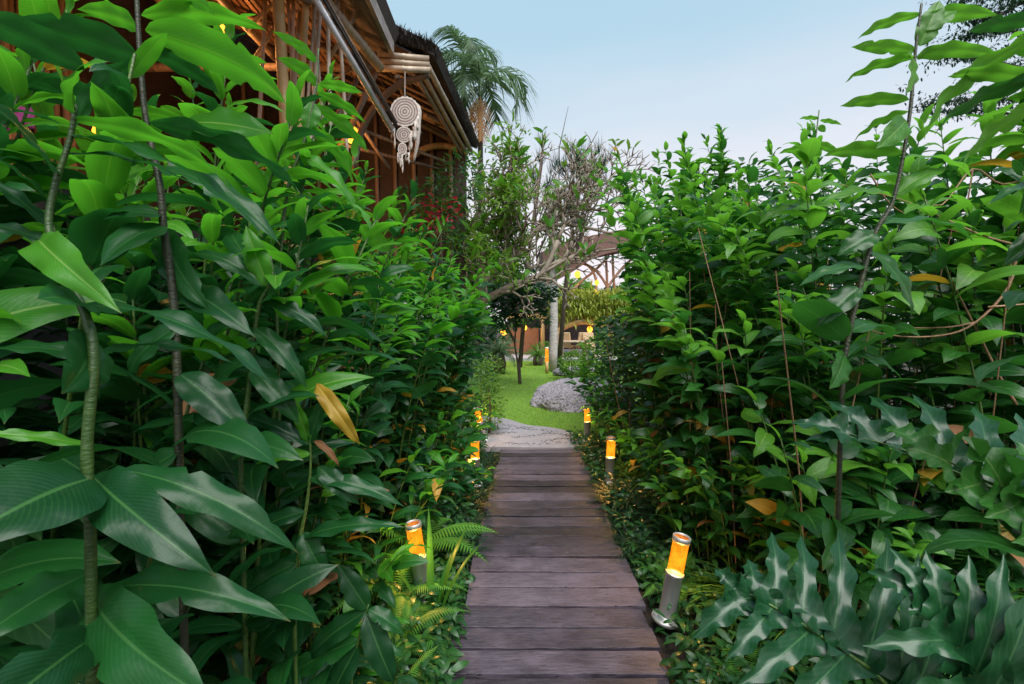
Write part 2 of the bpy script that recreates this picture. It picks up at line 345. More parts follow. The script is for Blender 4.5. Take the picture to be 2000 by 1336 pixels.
def rock_mat():
    m, n, out = newmat('carved_stone'); v = N(n, 'TexCoord').outputs['Object']
    vo = N(n, 'TexVoronoi'); vo.inputs['Scale'].default_value = 26; n.links.new(v, vo.inputs['Vector'])
    f = noise(n, 4, 6, v); col = ramp(n, math_(n, 'ADD', math_(n, 'MULTIPLY', f, 0.6), math_(n, 'MULTIPLY', vo.outputs['Distance'], 0.6)), [(0.3, (0.10, 0.095, 0.11)), (0.7, (0.36, 0.33, 0.37))])
    p = N(n, 'BsdfPrincipled'); n.links.new(col, p.inputs['Base Color']); p.inputs['Roughness'].default_value = 0.8
    n.links.new(bump(n, math_(n, 'SUBTRACT', f, vo.outputs['Distance']), 0.8, 0.03), p.inputs['Normal']); n.links.new(p.outputs[0], out.inputs[0]); return m
M['rock'] = rock_mat()

# ---------------------------------------------------------------- leaf shapes
def leaf_geo(L=1.0, Wd=0.28, droop=1.0, rise=0.3, fold=0.25, wave=0.015, seed=0, nu=12, nv=6, side=0.0, peak=0.42, twist=0.0, wfreq=3.0):
    rg = random.Random(seed); ph = rg.uniform(0, 6.28); ph2 = rg.uniform(0, 6.28)
    V = []; UV = []; F = []
    y = z = x = 0.0; st = L / nu
    a_ = peak / (1 - peak) * 1.15
    bites = [(rg.randint(int(nu * .35), nu - 2), rg.choice((-1, 1)), rg.uniform(.15, .45)) for _ in range(rg.choice((0, 0, 1, 2)))]
    norm = max(((t / 50) ** (a_ * .75)) * ((1 - t / 50) ** 0.95) for t in range(51))
    for i in range(nu + 1):
        t = i / nu; th = rise - droop * t ** 1.2
        if i: y += math.cos(th) * st; z += math.sin(th) * st; x += side * st * (t - 0.2)
        tt = min(max(t, 0.0), 1.0)
        w = Wd * 0.5 * ((tt ** (a_ * .75)) * ((1 - tt) ** 0.95)) / norm
        if t > 0.86: w *= 0.55 + 0.45 * (1 - (t - 0.86) / 0.14)
        w = max(w, 0.004 * L if i < nu else 0.0008)
        tw = twist * (t - 0.1)
        for j in range(nv + 1):
            s = (j / nv - 0.5) * 2
            for (bi_, bs_, bd_) in bites:
                if i == bi_ and s * bs_ > .6: s = bs_ * (1 - bd_)
            wob = wave * L * math.sin(wfreq * 6.28 * t + ph + (1.7 if s > 0 else 0)) * abs(s) ** 1.5 * (w / (Wd * .5) + .15)
            hx = s * w * (1 - 0.12 * fold); hz = abs(s) * w * fold - (abs(s) ** 2.2) * w * fold * 0.75 + wob
            hx2 = hx * math.cos(tw) - hz * math.sin(tw); hz2 = hx * math.sin(tw) + hz * math.cos(tw)
            V.append((x + hx2, y - hz2 * math.sin(th), z + hz2 * math.cos(th))); UV.append((t, j / nv))
    for i in range(nu):
        for j in range(nv):
            a = i * (nv + 1) + j; F.append((a, a + 1, a + nv + 2, a + nv + 1))
    return V, F, UV
def leaf_set(n, mats, name='leaf', **kw):
    out = {k: [] for k in mats}
    for i in range(n):
        rg = random.Random(100 + i)
        g = leaf_geo(Wd=kw.get('Wd', 0.28) * rg.uniform(0.85, 1.15), droop=rg.uniform(*kw.get('droop', (0.7, 1.7))), rise=rg.uniform(0.15, 0.45),
                     fold=rg.uniform(0.15, 0.55), wave=rg.uniform(*kw.get('wave', (0.008, 0.022))), seed=i, side=rg.uniform(-.28, .28), nu=kw.get('nu', 12), nv=kw.get('nv', 6), twist=rg.uniform(-.5, .5), peak=kw.get('peak', .42), wfreq=rg.uniform(1.6, 3.4))
        for k in mats: out[k].append(mesh_from(name, g[0], g[1], M[k], g[2]))
    return out
GL = leaf_set(12, ('ginger', 'ginger_y', 'yellow', 'brown'), Wd=0.325)
RL = leaf_set(10, ('right', 'right_y', 'yellow', 'brown'), Wd=0.38, nu=9, nv=4, wave=(0.004, 0.014))
FL = leaf_set(6, ('frangi', 'yellow'), Wd=0.30, nu=6, nv=4, droop=(0.3, 0.9))
def to_np(g): return np.array(g[0]), np.array(g[1]), np.array(g[2])
T_LEAF = [to_np(leaf_geo(Wd=0.34, droop=d, rise=.3, fold=.3, seed=i, nu=5, nv=2)) for i, d in enumerate((0.7, 1.2, 1.6))]
T_OVAL = to_np(leaf_geo(Wd=0.5, droop=.7, rise=.2, fold=.4, nu=4, nv=2))
def blade_t(w=0.03, nseg=4, droop=1.2):
    V = []; F = []; UV = []; y = z = 0
    for i in range(nseg + 1):
        t = i / nseg; th = 1.45 - droop * t
        if i: y += math.cos(th) / nseg; z += math.sin(th) / nseg
        ww = w * .5 * (1 - t ** 2) + 0.001
        V += [(-ww, y, z), (ww, y, z)]; UV += [(t, 0.2), (t, 0.8)]
    for i in range(nseg): F.append((2 * i, 2 * i + 1, 2 * i + 3, 2 * i + 2))
    return np.array(V), np.array(F), np.array(UV)

# ---------------------------------------------------------------- cane plants
def cane_pts(b, H, lean, curve=1.8, n=9):
    return [Vector((b[0] + lean[0] * (i / n) ** curve * H, b[1] + lean[1] * (i / n) ** curve * H, H * (i / n) * (1 - 0.10 * (i / n) * (abs(lean[0]) + abs(lean[1]))))) for i in range(n + 1)]
def pick(rg, young, pY, pB):
    r = rg.random()
    if r < pY: return 'yellow'
    if r < pY + pB: return 'brown'
    return young
def add_cane(t, b, H, lean, rg, sets, keys, L=(0.24, 0.36), inter=0.09, start=0.25, bias=(1, 0), spiral=False, pY=0.015, pB=0.005, r0=0.009, taper=0.6, smat='stem', lim=None):
    pts = cane_pts(b, H, lean)
    V, F = tube(pts, [r0 * (1 - 0.65 * i / (len(pts) - 1)) for i in range(len(pts))], 6)
    st = obj('stem', mesh_from('stem', V, F, M[smat]), t)
    k = 0; s = start * H; az = rg.uniform(0, 6.28); n = len(pts) - 1
    while s < H * 0.995:
        f = s / H * n; i = min(int(f), n - 1); p = pts[i].lerp(pts[i + 1], f - i); T = (pts[i + 1] - pts[i]).normalized(); q = s / H
        if spiral: az += 2.1 + rg.uniform(-.4, .4)
        else: az += math.pi + rg.uniform(-.45, .45)
        h = Vector((math.cos(az) + bias[0], math.sin(az) + bias[1], 0)); h = h.normalized() if h.length > .05 else Vector((1, 0, 0))
        el = rg.uniform(0.15, 0.6) + 0.8 * max(0, q - 0.88) / 0.12
        d = h * math.cos(el) + T * math.sin(el)
        ln = rg.uniform(*L) * (1 if q < .85 else 1 - taper * (q - .85) / .15) * (0.75 + 0.25 * min(1, (q - start) * 4))
        kk = keys[1] if q > 0.80 and rg.random() < 0.75 or rg.random() < .05 else keys[0]
        kk = pick(rg, kk, pY * (2.2 if q < .5 else .5), pB * (2.5 if q < .5 else 0.2))
        me = rg.choice(sets[kk])
        o = obj('leaf', me, st, mat4=frame(p, d, roll=rg.gauss(0, .42), s=ln, sx=rg.uniform(.65, 1.25)))
        if kk in ('yellow', 'brown'): o['label'] = 'yellowed leaf' if kk == 'yellow' else 'dry brown leaf'
        s += inter * rg.uniform(.75, 1.25) * (1 if q < .82 else .6); k += 1
    return st
def clump(name, label, cat, x, y, H, n, rg, group, side=1, spread=0.16, lean=0.18, **kw):
    t = thing(name, label, cat, (x, y, -0.05), 0, group)
    for i in range(n):
        a = rg.uniform(0, 6.28); rr = spread * math.sqrt(rg.random())
        ln = (side * lean * rg.uniform(.3, 1.3) + math.cos(a) * 0.08, rg.uniform(-.16, .10) + math.sin(a) * .06)
        add_cane(t, (rr * math.cos(a), rr * math.sin(a)), H * rg.uniform(.8, 1.05), ln, rg, bias=(side * .55, -.3), **kw)
    return t

# ================================================================ GROUND
def sheet(name, x0, x1, y0, y1, nx, ny, z, amp, mat, kind='structure'):
    V = []; F = []
    for j in range(ny + 1):
        for i in range(nx + 1):
            x = x0 + (x1 - x0) * i / nx; y = y0 + (y1 - y0) * j / ny
            V.append((x, y, z + amp * (math.sin(x * 2.3 + y) + math.sin(y * 3.1 - x * 1.7)) * 0.5))
    for j in range(ny):
        for i in range(nx):
            a = j * (nx + 1) + i; F.append((a, a + 1, a + nx + 2, a + nx + 1))
    return tag(obj(name, mesh_from(name, V, F, mat)), kind=kind)
bigv = [(-400, -400, -0.16), (400, -400, -0.16), (400, 400, -0.16), (-400, 400, -0.16)]
tag(obj('ground', mesh_from('ground', bigv, [(0, 1, 2, 3)], M['soil'])), 'dark bare soil under the plants', kind='structure')
sheet('garden_bed', -8, 8, -2, 12, 60, 60, -0.075, 0.015, M['soil'])
# lawn: one outline, filled
def poly(name, pts, z, mat, thick=0.03, kind='structure'):
    n = len(pts); V = [(p[0], p[1], z) for p in pts] + [(p[0], p[1], z - thick) for p in pts]
    F = [tuple(range(n))] + [(i, i + n, (i + 1) % n + n, (i + 1) % n) for i in range(n)]
    me = mesh_from(name, V, F, mat, smooth=False)
    return tag(obj(name, me), kind=kind)
poly('lawn', [(-2.2, 5.9), (4, 5.9), (5, 12), (5, 24), (-3, 24), (-3, 9)], -0.035, M['lawnsoil'], 0.03)
# boardwalk
def cx(y): return 0.195 + 0.0414 * (y - 1.84)
dk = thing('boardwalk', 'dark timber boardwalk of crosswise planks between the two plant banks', 'boardwalk', (0, 0, 0))
y = -0.6; rg = random.Random(5)
while y < 5.36:
    wd = rg.choice((0.15, 0.16, 0.165, 0.14, 0.17)); gap = rg.choice((0.012, 0.014, 0.016, 0.022))
    hw = 0.475 + rg.uniform(-.012, .012); yaw = rg.gauss(0, .006)
    # slightly warped board, 9 x 2 top
    nx = 14; V = []; F = []
    a1 = rg.uniform(0, 6); amp = 0.0018
    for i in range(nx + 1):
        xx = -hw + 2 * hw * i / nx
        e0 = -wd / 2 + gap / 2 + rg.uniform(-1, 1) * 0.0022; e1 = wd / 2 - gap / 2 + rg.uniform(-1, 1) * 0.0022
        zz = amp * math.sin(xx * 5 + a1)
        V += [(xx, e0, zz - .03), (xx, e0, zz - .0025), (xx, e0 + .0015, zz), (xx, e1 - .0015, zz), (xx, e1, zz - .0025), (xx, e1, zz - .03)]
    for i in range(nx):
        for k in range(5):
            a = i * 6 + k; F.append((a, a + 6, a + 7, a + 1))
    F.append((0, 1, 2, 3, 4, 5)); F.append(tuple(nx * 6 + k for k in (5, 4, 3, 2, 1, 0)))
    pl = obj('plank', mesh_from('plank', V, F, M['wood'], smooth=False), dk, (cx(y) + rg.uniform(-.012, .012), y, rg.uniform(-.0025, .0025)))
    pl.rotation_euler = (rg.gauss(0, .006), rg.gauss(0, .003), yaw + 0.0)
    y += wd
for s in (-1, 1):
    mb = MB(); mb.box((cx(2.4) + s * .33, 2.4, -.085), (.07, 6.0, .10), Matrix.Rotation(-0.0414, 3, 'Z')); mb.build('joist', M['darkwood'], dk)
# pebbled concrete path
pc = [gr(*p) for p in ((978, 872), (1130, 872), (1124, 850), (1108, 840), (1070, 833), (1030, 829), (1000, 820), (975, 815), (930, 812), (860, 812), (820, 830), (860, 872))]
conc = poly('garden_path', [(p.x, p.y) for p in smooth_pts(pc, 3)], -0.006, M['concrete'], 0.06)
conc['label'] = 'pale concrete garden path with inlaid dark pebble lines'
ps = []
ico = None
def pebble_t():
    V = []; F = []
    for j, (r, z) in enumerate(((1, 0), (.75, .45), (0.3, .62))):
        for k in range(6): V.append((r * math.cos(k * 1.047), r * math.sin(k * 1.047), z))
    for j in range(2):
        for k in range(6): F.append((j * 6 + k, j * 6 + (k + 1) % 6, j * 6 + 6 + (k + 1) % 6, j * 6 + 6 + k))
    F.append((12, 13, 14, 15)); F.append((12, 15, 16, 17))
    return np.array(V), np.array(F), np.zeros((18, 2))
def inside(p, P):
    c = False; j = len(P) - 1
    for i in range(len(P)):
        if (P[i].y > p[1]) != (P[j].y > p[1]) and p[0] < (P[j].x - P[i].x) * (p[1] - P[i].y) / (P[j].y - P[i].y) + P[i].x: c = not c
        j = i
    return c
rg = random.Random(3)
lines = [[(985, 864), (1040, 866), (1125, 862)], [(1000, 853), (1040, 850), (1080, 845), (1118, 852)], [(960, 838), (1000, 836), (1045, 838), (1090, 843)], [(960, 822), (1000, 832), (1040, 835)], [(1060, 862), (1095, 856), (1122, 858)], [(930, 850), (970, 846), (1010, 843)]]
SPc = smooth_pts(pc, 3)
for ln in lines:
    P = smooth_pts([gr(*p) for p in ln], 6)
    for i in range(len(P) - 1):
        for k in range(9):
            q = P[i].lerp(P[i + 1], rg.random()); q = (q.x + rg.gauss(0, .022), q.y + rg.gauss(0, .03))
            if inside(q, SPc):
                s = rg.uniform(.007, .016); ps.append(Matrix.Translation((q[0], q[1], -0.0075)) @ Matrix.Rotation(rg.uniform(0, 3), 4, 'Z') @ Matrix.Diagonal((s, s * .6, s * .5, 1)))
pb = scatter('pebble_inlay', pebble_t(), ps, M['pebble']); tag(pb, 'lines of small dark pebbles set in the concrete path', kind='stuff')
# grass
rg = random.Random(4); ms = []; BT = blade_t(0.10, 2, 1.0)
rockc = gr(1105, 800)
for i in range(75000):
    yy = 5.7 + 12 * rg.random() ** 1.7; xx = -0.6 + rg.random() * (2.2 + (yy - 5.7) * .16)
    if inside((xx, yy), SPc): continue
    s = rg.uniform(.025, .05) * (1 + (yy - 6) * .05); ms.append(Matrix.Translation((xx, yy, -.036)) @ Matrix.Rotation(rg.uniform(0, 6.28), 4, 'Z') @ Matrix.Rotation(rg.uniform(-.5, .3), 4, 'X') @ Matrix.Scale(s, 4))
g_ = scatter('grass', BT, ms, M['grass']); tag(g_, 'short bright green lawn grass beyond the boardwalk', kind='stuff')

# ================================================================ BOLLARD LAMPS
def bollard(px_, py_, label, tilt=(0, 0), s=1.0, loc=None):
    p = loc or gr(px_, py_, -0.03)
    t = thing('bollard_light', label, 'garden light', p, 0, 'amber bollard lights along the path')
    t.rotation_euler.x, t.rotation_euler.y = tilt; t.scale = (s, s, s)
    V, F = lathe([(0, 0), (.070, 0), (.072, .004), (.072, .014), (.068, .018), (.052, .02), (.050, .032), (.044, .034)], 28); b = MB().add(V, F).build('base_flange', M['steel'], t, True)
    mb = MB()
    for k in range(4):
        a = k * 1.571; V, F = lathe([(.009, .0), (.009, .012), (.006, .016), (0, .016)], 8); mb2 = MB().add([(v[0] + .059 * math.cos(a), v[1] + .059 * math.sin(a), v[2] + .016) for v in V], F); mb2.build('bolt', M['steel'], b)
    V, F = lathe([(.042, .02), (.042, .245), (.0455, .247), (.0455, .256), (.041, .258)], 28); MB().add(V, F).build('post', M['steel'], t, True)
    V, F = lathe([(.0395, .255), (.0395, .425)], 28); MB().add(V, F).build('glass', M['amber'], t, True)
    V, F = lathe([(.040, .42), (.0445, .42), (.0445, .446), (.041, .449), (.038, .446), (.038, .43)], 28); c = MB().add(V, F).build('cap_ring', M['steel'], t, True)
    V, F = lathe([(.0385, .440), (0.0, .441)], 28); MB().add(V, F).build('cap_disc', M['amber_top'], t, True)
    l = bpy.data.lights.new('bollard_bulb', 'POINT'); l.energy = 12; l.color = (1, .50, .10); l.shadow_soft_size = .02; lo = bpy.data.objects.new('bollard_bulb', l); COL.objects.link(lo); lo.parent = t; lo.location = (0, 0, .34)
    return t
bollard(1300, 1212, 'steel bollard light with amber glass standing tallest at right path edge near the lobed leaves', (0, R(10)))
bollard(852, 1190, 'amber bollard light half sunk in ferns beside the sword leaves, nearest on the left', (0, R(-8)), loc=Vector((-0.475, 2.42, -0.03)))
bollard(1190, 945, 'small amber bollard light at right edge halfway down the boardwalk beside dark grass', (0, R(2)))
bollard(928, 948, 'amber bollard light almost hidden by leaves at left edge halfway down the boardwalk')
bollard(947, 862, 'tilted amber bollard light by the left end of the concrete path', (0, R(-14)))
bollard(1147, 862, 'amber bollard light behind leaves to the right of the concrete path, before the boulder')

# ================================================================ BOULDER
def boulder():
    import bmesh
    bm = bmesh.new(); bmesh.ops.create_icosphere(bm, subdivisions=6, radius=1)
    from mathutils import noise as nz
    for v in bm.verts:
        c = v.co.copy(); f = 1 + .10 * nz.noise(c * 1.3) + .07 * nz.noise(c * 3.5) + .028 * nz.noise(c * 12)
        v.co = Vector((c.x * .95 * f, c.y * .85 * f, (max(c.z, -.25)) * .48 * f))
        if c.z > .45: v.co.z -= (c.z - .45) * .16 * (1 + .5 * math.sin(c.x * 4))
    me = bpy.data.meshes.new('boulder'); bm.to_mesh(me); bm.free(); me.materials.append(M['rock'])
    me.polygons.foreach_set('use_smooth', [True] * len(me.polygons)); return me
p = gr(1142, 790); bo = tag(obj('boulder', boulder(), None, (p.x + .0, p.y + .25, 0.02)), 'big rounded grey carved stone lying on the lawn past the boardwalk', 'boulder'); bo.rotation_euler = (R(6), R(-6), .3)

# ================================================================ FOREGROUND HERO PLANTS
def hero_leaf(parent, b, tip, wpx, key='ginger', d0=0.8, d1=None, sag=0.12, roll=0.0, seed=0, wave=0.022, fold=.42, lab=None, nu=24, nv=8, peak=.42, face=0.12):
    """A leaf between two points; width given as seen in the photograph, sag as a share of the length."""
    d1 = d0 if d1 is None else d1
    if (b[1] + tip[1]) / 2 < 330 and abs(roll) < .8: roll = -roll; face = -.30
    P0 = at(b[0], b[1], d0); P1 = at(tip[0], tip[1], d1); ch = P1 - P0; L = ch.length; wpx *= .80
    droop = max(0.15, sag * 7); rise = droop / 2.05
    g = leaf_geo(1.0, 1.0, droop, rise, fold, wave, seed, nu, nv, twist=random.Random(seed).uniform(-.3, .3), peak=peak)
    V = np.array(g[0]); Wm = wpx / FPX * (d0 + d1) / 2
    cl = math.hypot(V[-(nv // 2) - 1][1], V[-(nv // 2) - 1][2])
    ang = math.atan2(V[-(nv // 2) - 1][2], V[-(nv // 2) - 1][1])
    sc = L / cl; ratio = Wm / sc
    g = leaf_geo(1.0, ratio, droop, rise, fold, wave, seed, nu, nv, twist=random.Random(seed).uniform(-.3, .3), peak=peak)
    up = Vector((0, -face, 1)).normalized()
    F4 = frame(P0 - parent.location, ch, up=up, roll=-roll, s=sc) @ Matrix.Rotation(-ang, 4, 'X')
    o = obj('leaf', mesh_from('leaf', g[0], g[1], M[key], g[2]), parent, mat4=F4)
    if lab: o['label'] = lab
    return o
def hero_plant(name, label, cat, stem, leaves, r=.009, mat='stem', key='ginger', group=None, seed=0, d=0.8, fill=None):
    P = smooth_pts([at(*s) for s in stem], 5)
    foot = P[-1] if P[-1].z < P[0].z else P[0]
    base = Vector((foot.x, foot.y, -0.06))
    t = thing(name, label, cat, base, 0, group)
    low = foot
    if low.z > 0.0:
        ext = [low + (Vector((low.x, low.y, -.06)) - low) * k / 5 for k in (1, 2, 3, 4, 5)]
        if P[-1] is foot: P = P + ext
        else: P = ext[::-1] + P
    n = len(P) - 1
    hi_first = P[0].z > P[-1].z
    rad = [r * (0.45 + 0.55 * min(1, (i / n if hi_first else 1 - i / n) * 1.6)) for i in range(n + 1)]
    # slight swelling at each node
    rad = [q * .85 * (1.10 if i % 9 == 0 else 1.0) for i, q in enumerate(rad)]
    V, F = tube([p - base for p in P], rad, 10); obj('stem', mesh_from('stem', V, F, M[mat]), t)
    for i, lf in enumerate(leaves):
        b, tip, w = lf[0], lf[1], lf[2]; kw = lf[3] if len(lf) > 3 else {}
        kw = dict(kw); kw.setdefault('key', key); kw.setdefault('d0', d)
        hero_leaf(t, b, tip, w, seed=seed * 40 + i, **kw)
    if fill:  # leaves on the lower part of the cane
        zmax, L0, L1, st = fill; rgf = random.Random(seed + 900); az = rgf.uniform(0, 6.28); acc = 0; q0 = P[0]
        sets = RL if key.startswith('right') else GL
        for q in P:
            acc += (q - q0).length; q0 = q
            if q.z > zmax or q.z < .12: acc = min(acc, st); continue
            while acc > st:
                acc -= st; az += math.pi * .9 + rgf.uniform(-.5, .5); h = Vector((math.cos(az), math.sin(az) - .35, rgf.uniform(.2, .7)))
                obj('leaf', rgf.choice(sets[key.split('_')[0]]), t, mat4=frame(q - base + Vector((0, 0, rgf.uniform(-.02, .02))), h, roll=rgf.gauss(0, .4), s=rgf.uniform(L0, L1)))
    return t
GG = 'ginger plants of the left bank'
hero_plant('ginger_plant', 'tall ginger cane nearest the camera at far left, bright cupped young leaf at its tip', 'plant',
    [(147, 205, .80), (137, 270, .80), (105, 370, .79), (96, 450, .78), (130, 545, .77), (165, 610, .76), (183, 700, .75), (170, 870, .74), (176, 1020, .74), (180, 1336, .74)],
    [((165, 135), (-90, 20), 95, dict(d0=.74, d1=.62, sag=.14, roll=.5)),
     ((147, 215), (72, 72), 46, dict(d1=.72, sag=.03, roll=1.0, key='right_y', fold=.7)),
     ((147, 222), (212, 120), 75, dict(d1=.74, sag=.16, roll=-.9, key='ginger_y', fold=.8)),
     ((140, 235), (452, 372), 70, dict(d1=.86, sag=.17, roll=-.25, key='ginger_y')),
     ((135, 262), (512, 462), 72, dict(d1=.92, sag=.14, roll=-.2)),
     ((120, 300), (392, 372), 56, dict(d1=.97, sag=.12, roll=-.2)),
     ((105, 340), (-30, 190), 120, dict(d1=.66, sag=.05, roll=.95)),
     ((92, 390), (-60, 290), 60, dict(d1=.7, sag=.1, roll=.4)),
     ((92, 440), (-70, 330), 50, dict(d1=.75, sag=.1, roll=.4)),
     ((78, 468), (238, 612), 96, dict(d1=.70, sag=.16, roll=-.75, key='ginger_y', wave=.024)),
     ((98, 478), (-60, 440), 45, dict(sag=.1, roll=.4)),
     ((170, 605), (70, 585), 110, dict(d0=.78, d1=.66, sag=.12, roll=.8)),
     ((158, 596), (552, 772), 66, dict(d1=.84, sag=.15, roll=-.25)),
     ((180, 660), (120, 770), 150, dict(d0=.78, d1=.70, sag=.1, roll=1.3)),
     ((186, 690), (468, 716), 52, dict(d1=.9, sag=.14, roll=-.2)),
     ((183, 700), (-40, 690), 66, dict(d1=.75, sag=.12, roll=.4)),
     ((172, 870), (-60, 846), 36, dict(d1=.72, sag=.06, roll=.5, key='ginger_y')),
     ((178, 935), (-120, 1085), 250, dict(d0=.74, d1=.56, sag=.12, roll=.62, wave=.01)),
     ((182, 930), (424, 1128), 128, dict(d1=.70, sag=.17, roll=-.62)),
     ((240, 918), (582, 1080), 88, dict(d1=.82, sag=.15, roll=-.45, wave=.022)),
     ((178, 1160), (425, 1375), 160, dict(d1=.66, sag=.12, roll=-.75)),
     ((205, 1150), (568, 1214), 92, dict(d1=.78, sag=.15, roll=-.35, wave=.02)),
     ((176, 1120), (-70, 1270), 120, dict(d1=.62, sag=.10, roll=.5)),
     ((178, 1300), (-20, 1380), 90, dict(d1=.66, sag=.1, roll=.5))], r=.0095, group=GG, seed=1, fill=(1.0, .2, .3, .09))
hero_plant('ginger_plant', 'dark ginger cane leaving the top of the frame, broadest bright leaf beside it', 'plant',
    [(262, -120, 1.0), (268, 20, 1.0), (276, 150, 1.0), (286, 240, 1.0), (312, 360, 1.0), (320, 450, 1.0), (336, 560, 1.0), (345, 700, 1.0), (352, 1000, 1.0)],
    [((284, 60), (560, 206), 128, dict(d1=.88, sag=.11, roll=-.55, key='ginger_y', wave=.008)),
     ((270, 110), (14, 44), 100, dict(d1=.9, sag=.12, roll=.45, key='ginger')),
     ((276, 120), (150, 250), 60, dict(d1=.9, sag=.12, roll=.6)),
     ((290, 100), (430, 186), 56, dict(d1=1.1, sag=.16, roll=-.3)),
     ((268, 50), (150, 18), 60, dict(d1=1.0, sag=.12, roll=.4, key='ginger_y')),
     ((276, 30), (520, 60), 62, dict(d1=1.1, sag=.15, roll=-.2, key='ginger_y')),
     ((262, -60), (420, 30), 60, dict(d1=1.0, sag=.12, roll=-.4, key='ginger_y')),
     ((362, 240), (534, 262), 96, dict(d0=1.05, d1=1.0, sag=.05, roll=-.9, key='ginger_y')),
     ((290, 240), (585, 376), 72, dict(d1=.95, sag=.12, roll=-.4)),
     ((310, 330), (548, 480), 74, dict(d1=1.0, sag=.14, roll=-.4)),
     ((318, 420), (200, 430), 90, dict(d1=.95, sag=.12, roll=.5, wave=.01)),
     ((320, 440), (196, 520), 110, dict(d0=1.0, d1=.9, sag=.10, roll=.4, wave=.01)),
     ((322, 450), (412, 610), 84, dict(d0=1.1, d1=1.0, sag=.12, roll=-.9)),
     ((345, 560), (500, 660), 84, dict(d0=1.1, d1=1.0, sag=.12, roll=-.6)),
     ((345, 640), (250, 740), 90, dict(sag=.12, roll=.8)),
     ((350, 730), (490, 860), 90, dict(sag=.12, roll=-.6)),
     ((352, 880), (240, 990), 90, dict(sag=.12, roll=.6))], r=.010, mat='stem_dk', group=GG, seed=2, d=1.0, fill=(1.3, .24, .34, .075))
hero_plant('ginger_plant', 'ginger cane curving right with one paler upright oval leaf in the left bank', 'plant',
    [(528, 500, 1.25), (532, 545, 1.25), (505, 600, 1.25), (492, 700, 1.25), (470, 900, 1.25)],
    [((512, 592), (608, 524), 62, dict(d1=1.15, sag=.05, roll=-.8)),
     ((525, 560), (480, 440), 60, dict(sag=.06, roll=1.0, key='ginger_y')),
     ((520, 560), (372, 496), 50, dict(sag=.16, roll=.6)),
     ((510, 590), (640, 660), 46, dict(sag=.16, roll=-.5)),
     ((500, 620), (390, 680), 52, dict(sag=.16, roll=.6)),
     ((498, 640), (600, 760), 56, dict(sag=.16, roll=-.6)),
     ((492, 700), (400, 780), 60, dict(sag=.15, roll=.6)),
     ((490, 720), (585, 830), 60, dict(sag=.15, roll=-.6))], r=.008, group=GG, seed=3, d=1.25, fill=(1.3, .22, .32, .07))
hero_plant('ginger_plant', 'slender leaning ginger shoot rising against the bamboo house, seven small bright leaves', 'plant',
    [(622, 95, 2.0), (618, 170, 2.0), (605, 235, 2.0), (590, 290, 2.0), (560, 380, 2.0), (540, 600, 2.0)],
    [((620, 165), (540, 112), 42, dict(sag=.12, roll=.4)), ((622, 165), (708, 182), 30, dict(sag=.08, roll=-.3)), ((622, 182), (714, 240), 34, dict(sag=.10, roll=-.4)),
     ((612, 205), (720, 300), 36, dict(sag=.12, roll=-.5)), ((610, 200), (600, 262), 52, dict(sag=.04, roll=1.1)), ((600, 245), (690, 360), 46, dict(sag=.14, roll=-.5)),
     ((618, 120), (530, 60), 30, dict(sag=.1, roll=.5)), ((596, 270), (500, 330), 40, dict(sag=.14, roll=.5)), ((585, 300), (700, 420), 44, dict(sag=.14, roll=-.5))], r=.009, group=GG, seed=4, d=2.0, key='ginger_y')
hero_plant('ginger_plant', 'low light-stemmed ginger shoot with yellow dying leaf left of the near bollard', 'plant',
    [(606, 860, 1.35), (606, 920, 1.35), (598, 990, 1.35), (585, 1060, 1.35), (575, 1200, 1.35)],
    [((606, 888), (498, 908), 40, dict(sag=.14, roll=.6, key='ginger_y')), ((606, 870), (432, 806), 44, dict(sag=.12, roll=.5)), ((606, 866), (575, 775), 34, dict(sag=.06, roll=1.0, key='ginger_y')),
     ((604, 868), (640, 768), 40, dict(sag=.06, roll=-.9)), ((618, 750), (702, 868), 44, dict(sag=.24, roll=-.9, fold=.8, wave=.04, key='yellow', lab='large yellowing leaf')),
     ((620, 912), (702, 986), 48, dict(sag=.14, roll=-.8)), ((604, 935), (790, 990), 44, dict(sag=.12, roll=-.4)), ((590, 1050), (790, 1030), 44, dict(sag=.12, roll=-.4)),
     ((596, 1000), (490, 1050), 52, dict(sag=.14, roll=.6)), ((590, 1040), (640, 1130), 60, dict(sag=.12, roll=-.9)), ((580, 1100), (470, 1170), 60, dict(sag=.12, roll=.7)),
     ((612, 860), (662, 912), 18, dict(sag=.26, roll=-.6, fold=.8, key='brown', lab='orange withered leaf'))], r=.0065, group=GG, seed=5, d=1.35, fill=(.85, .18, .28, .06))
hero_plant('ginger_plant', 'broad pointed-leaf seedling at the bottom edge left of the boardwalk', 'plant',
    [(720, 1180, 1.5), (705, 1230, 1.5), (690, 1300, 1.5), (680, 1400, 1.5)],
    [((715, 1195), (600, 1290), 60, dict(sag=.12, roll=.6)), ((715, 1200), (770, 1336), 66, dict(sag=.12, roll=-.8)), ((718, 1190), (660, 1100), 60, dict(sag=.06, roll=.9)),
     ((720, 1190), (790, 1240), 44, dict(sag=.12, roll=-.5)), ((700, 1250), (560, 1330), 64, dict(sag=.12, roll=.5)), ((700, 1260), (640, 1390), 66, dict(sag=.1, roll=.8))], r=.006, group=GG, seed=6, d=1.5)
GR_ = 'ginger plants of the right bank'
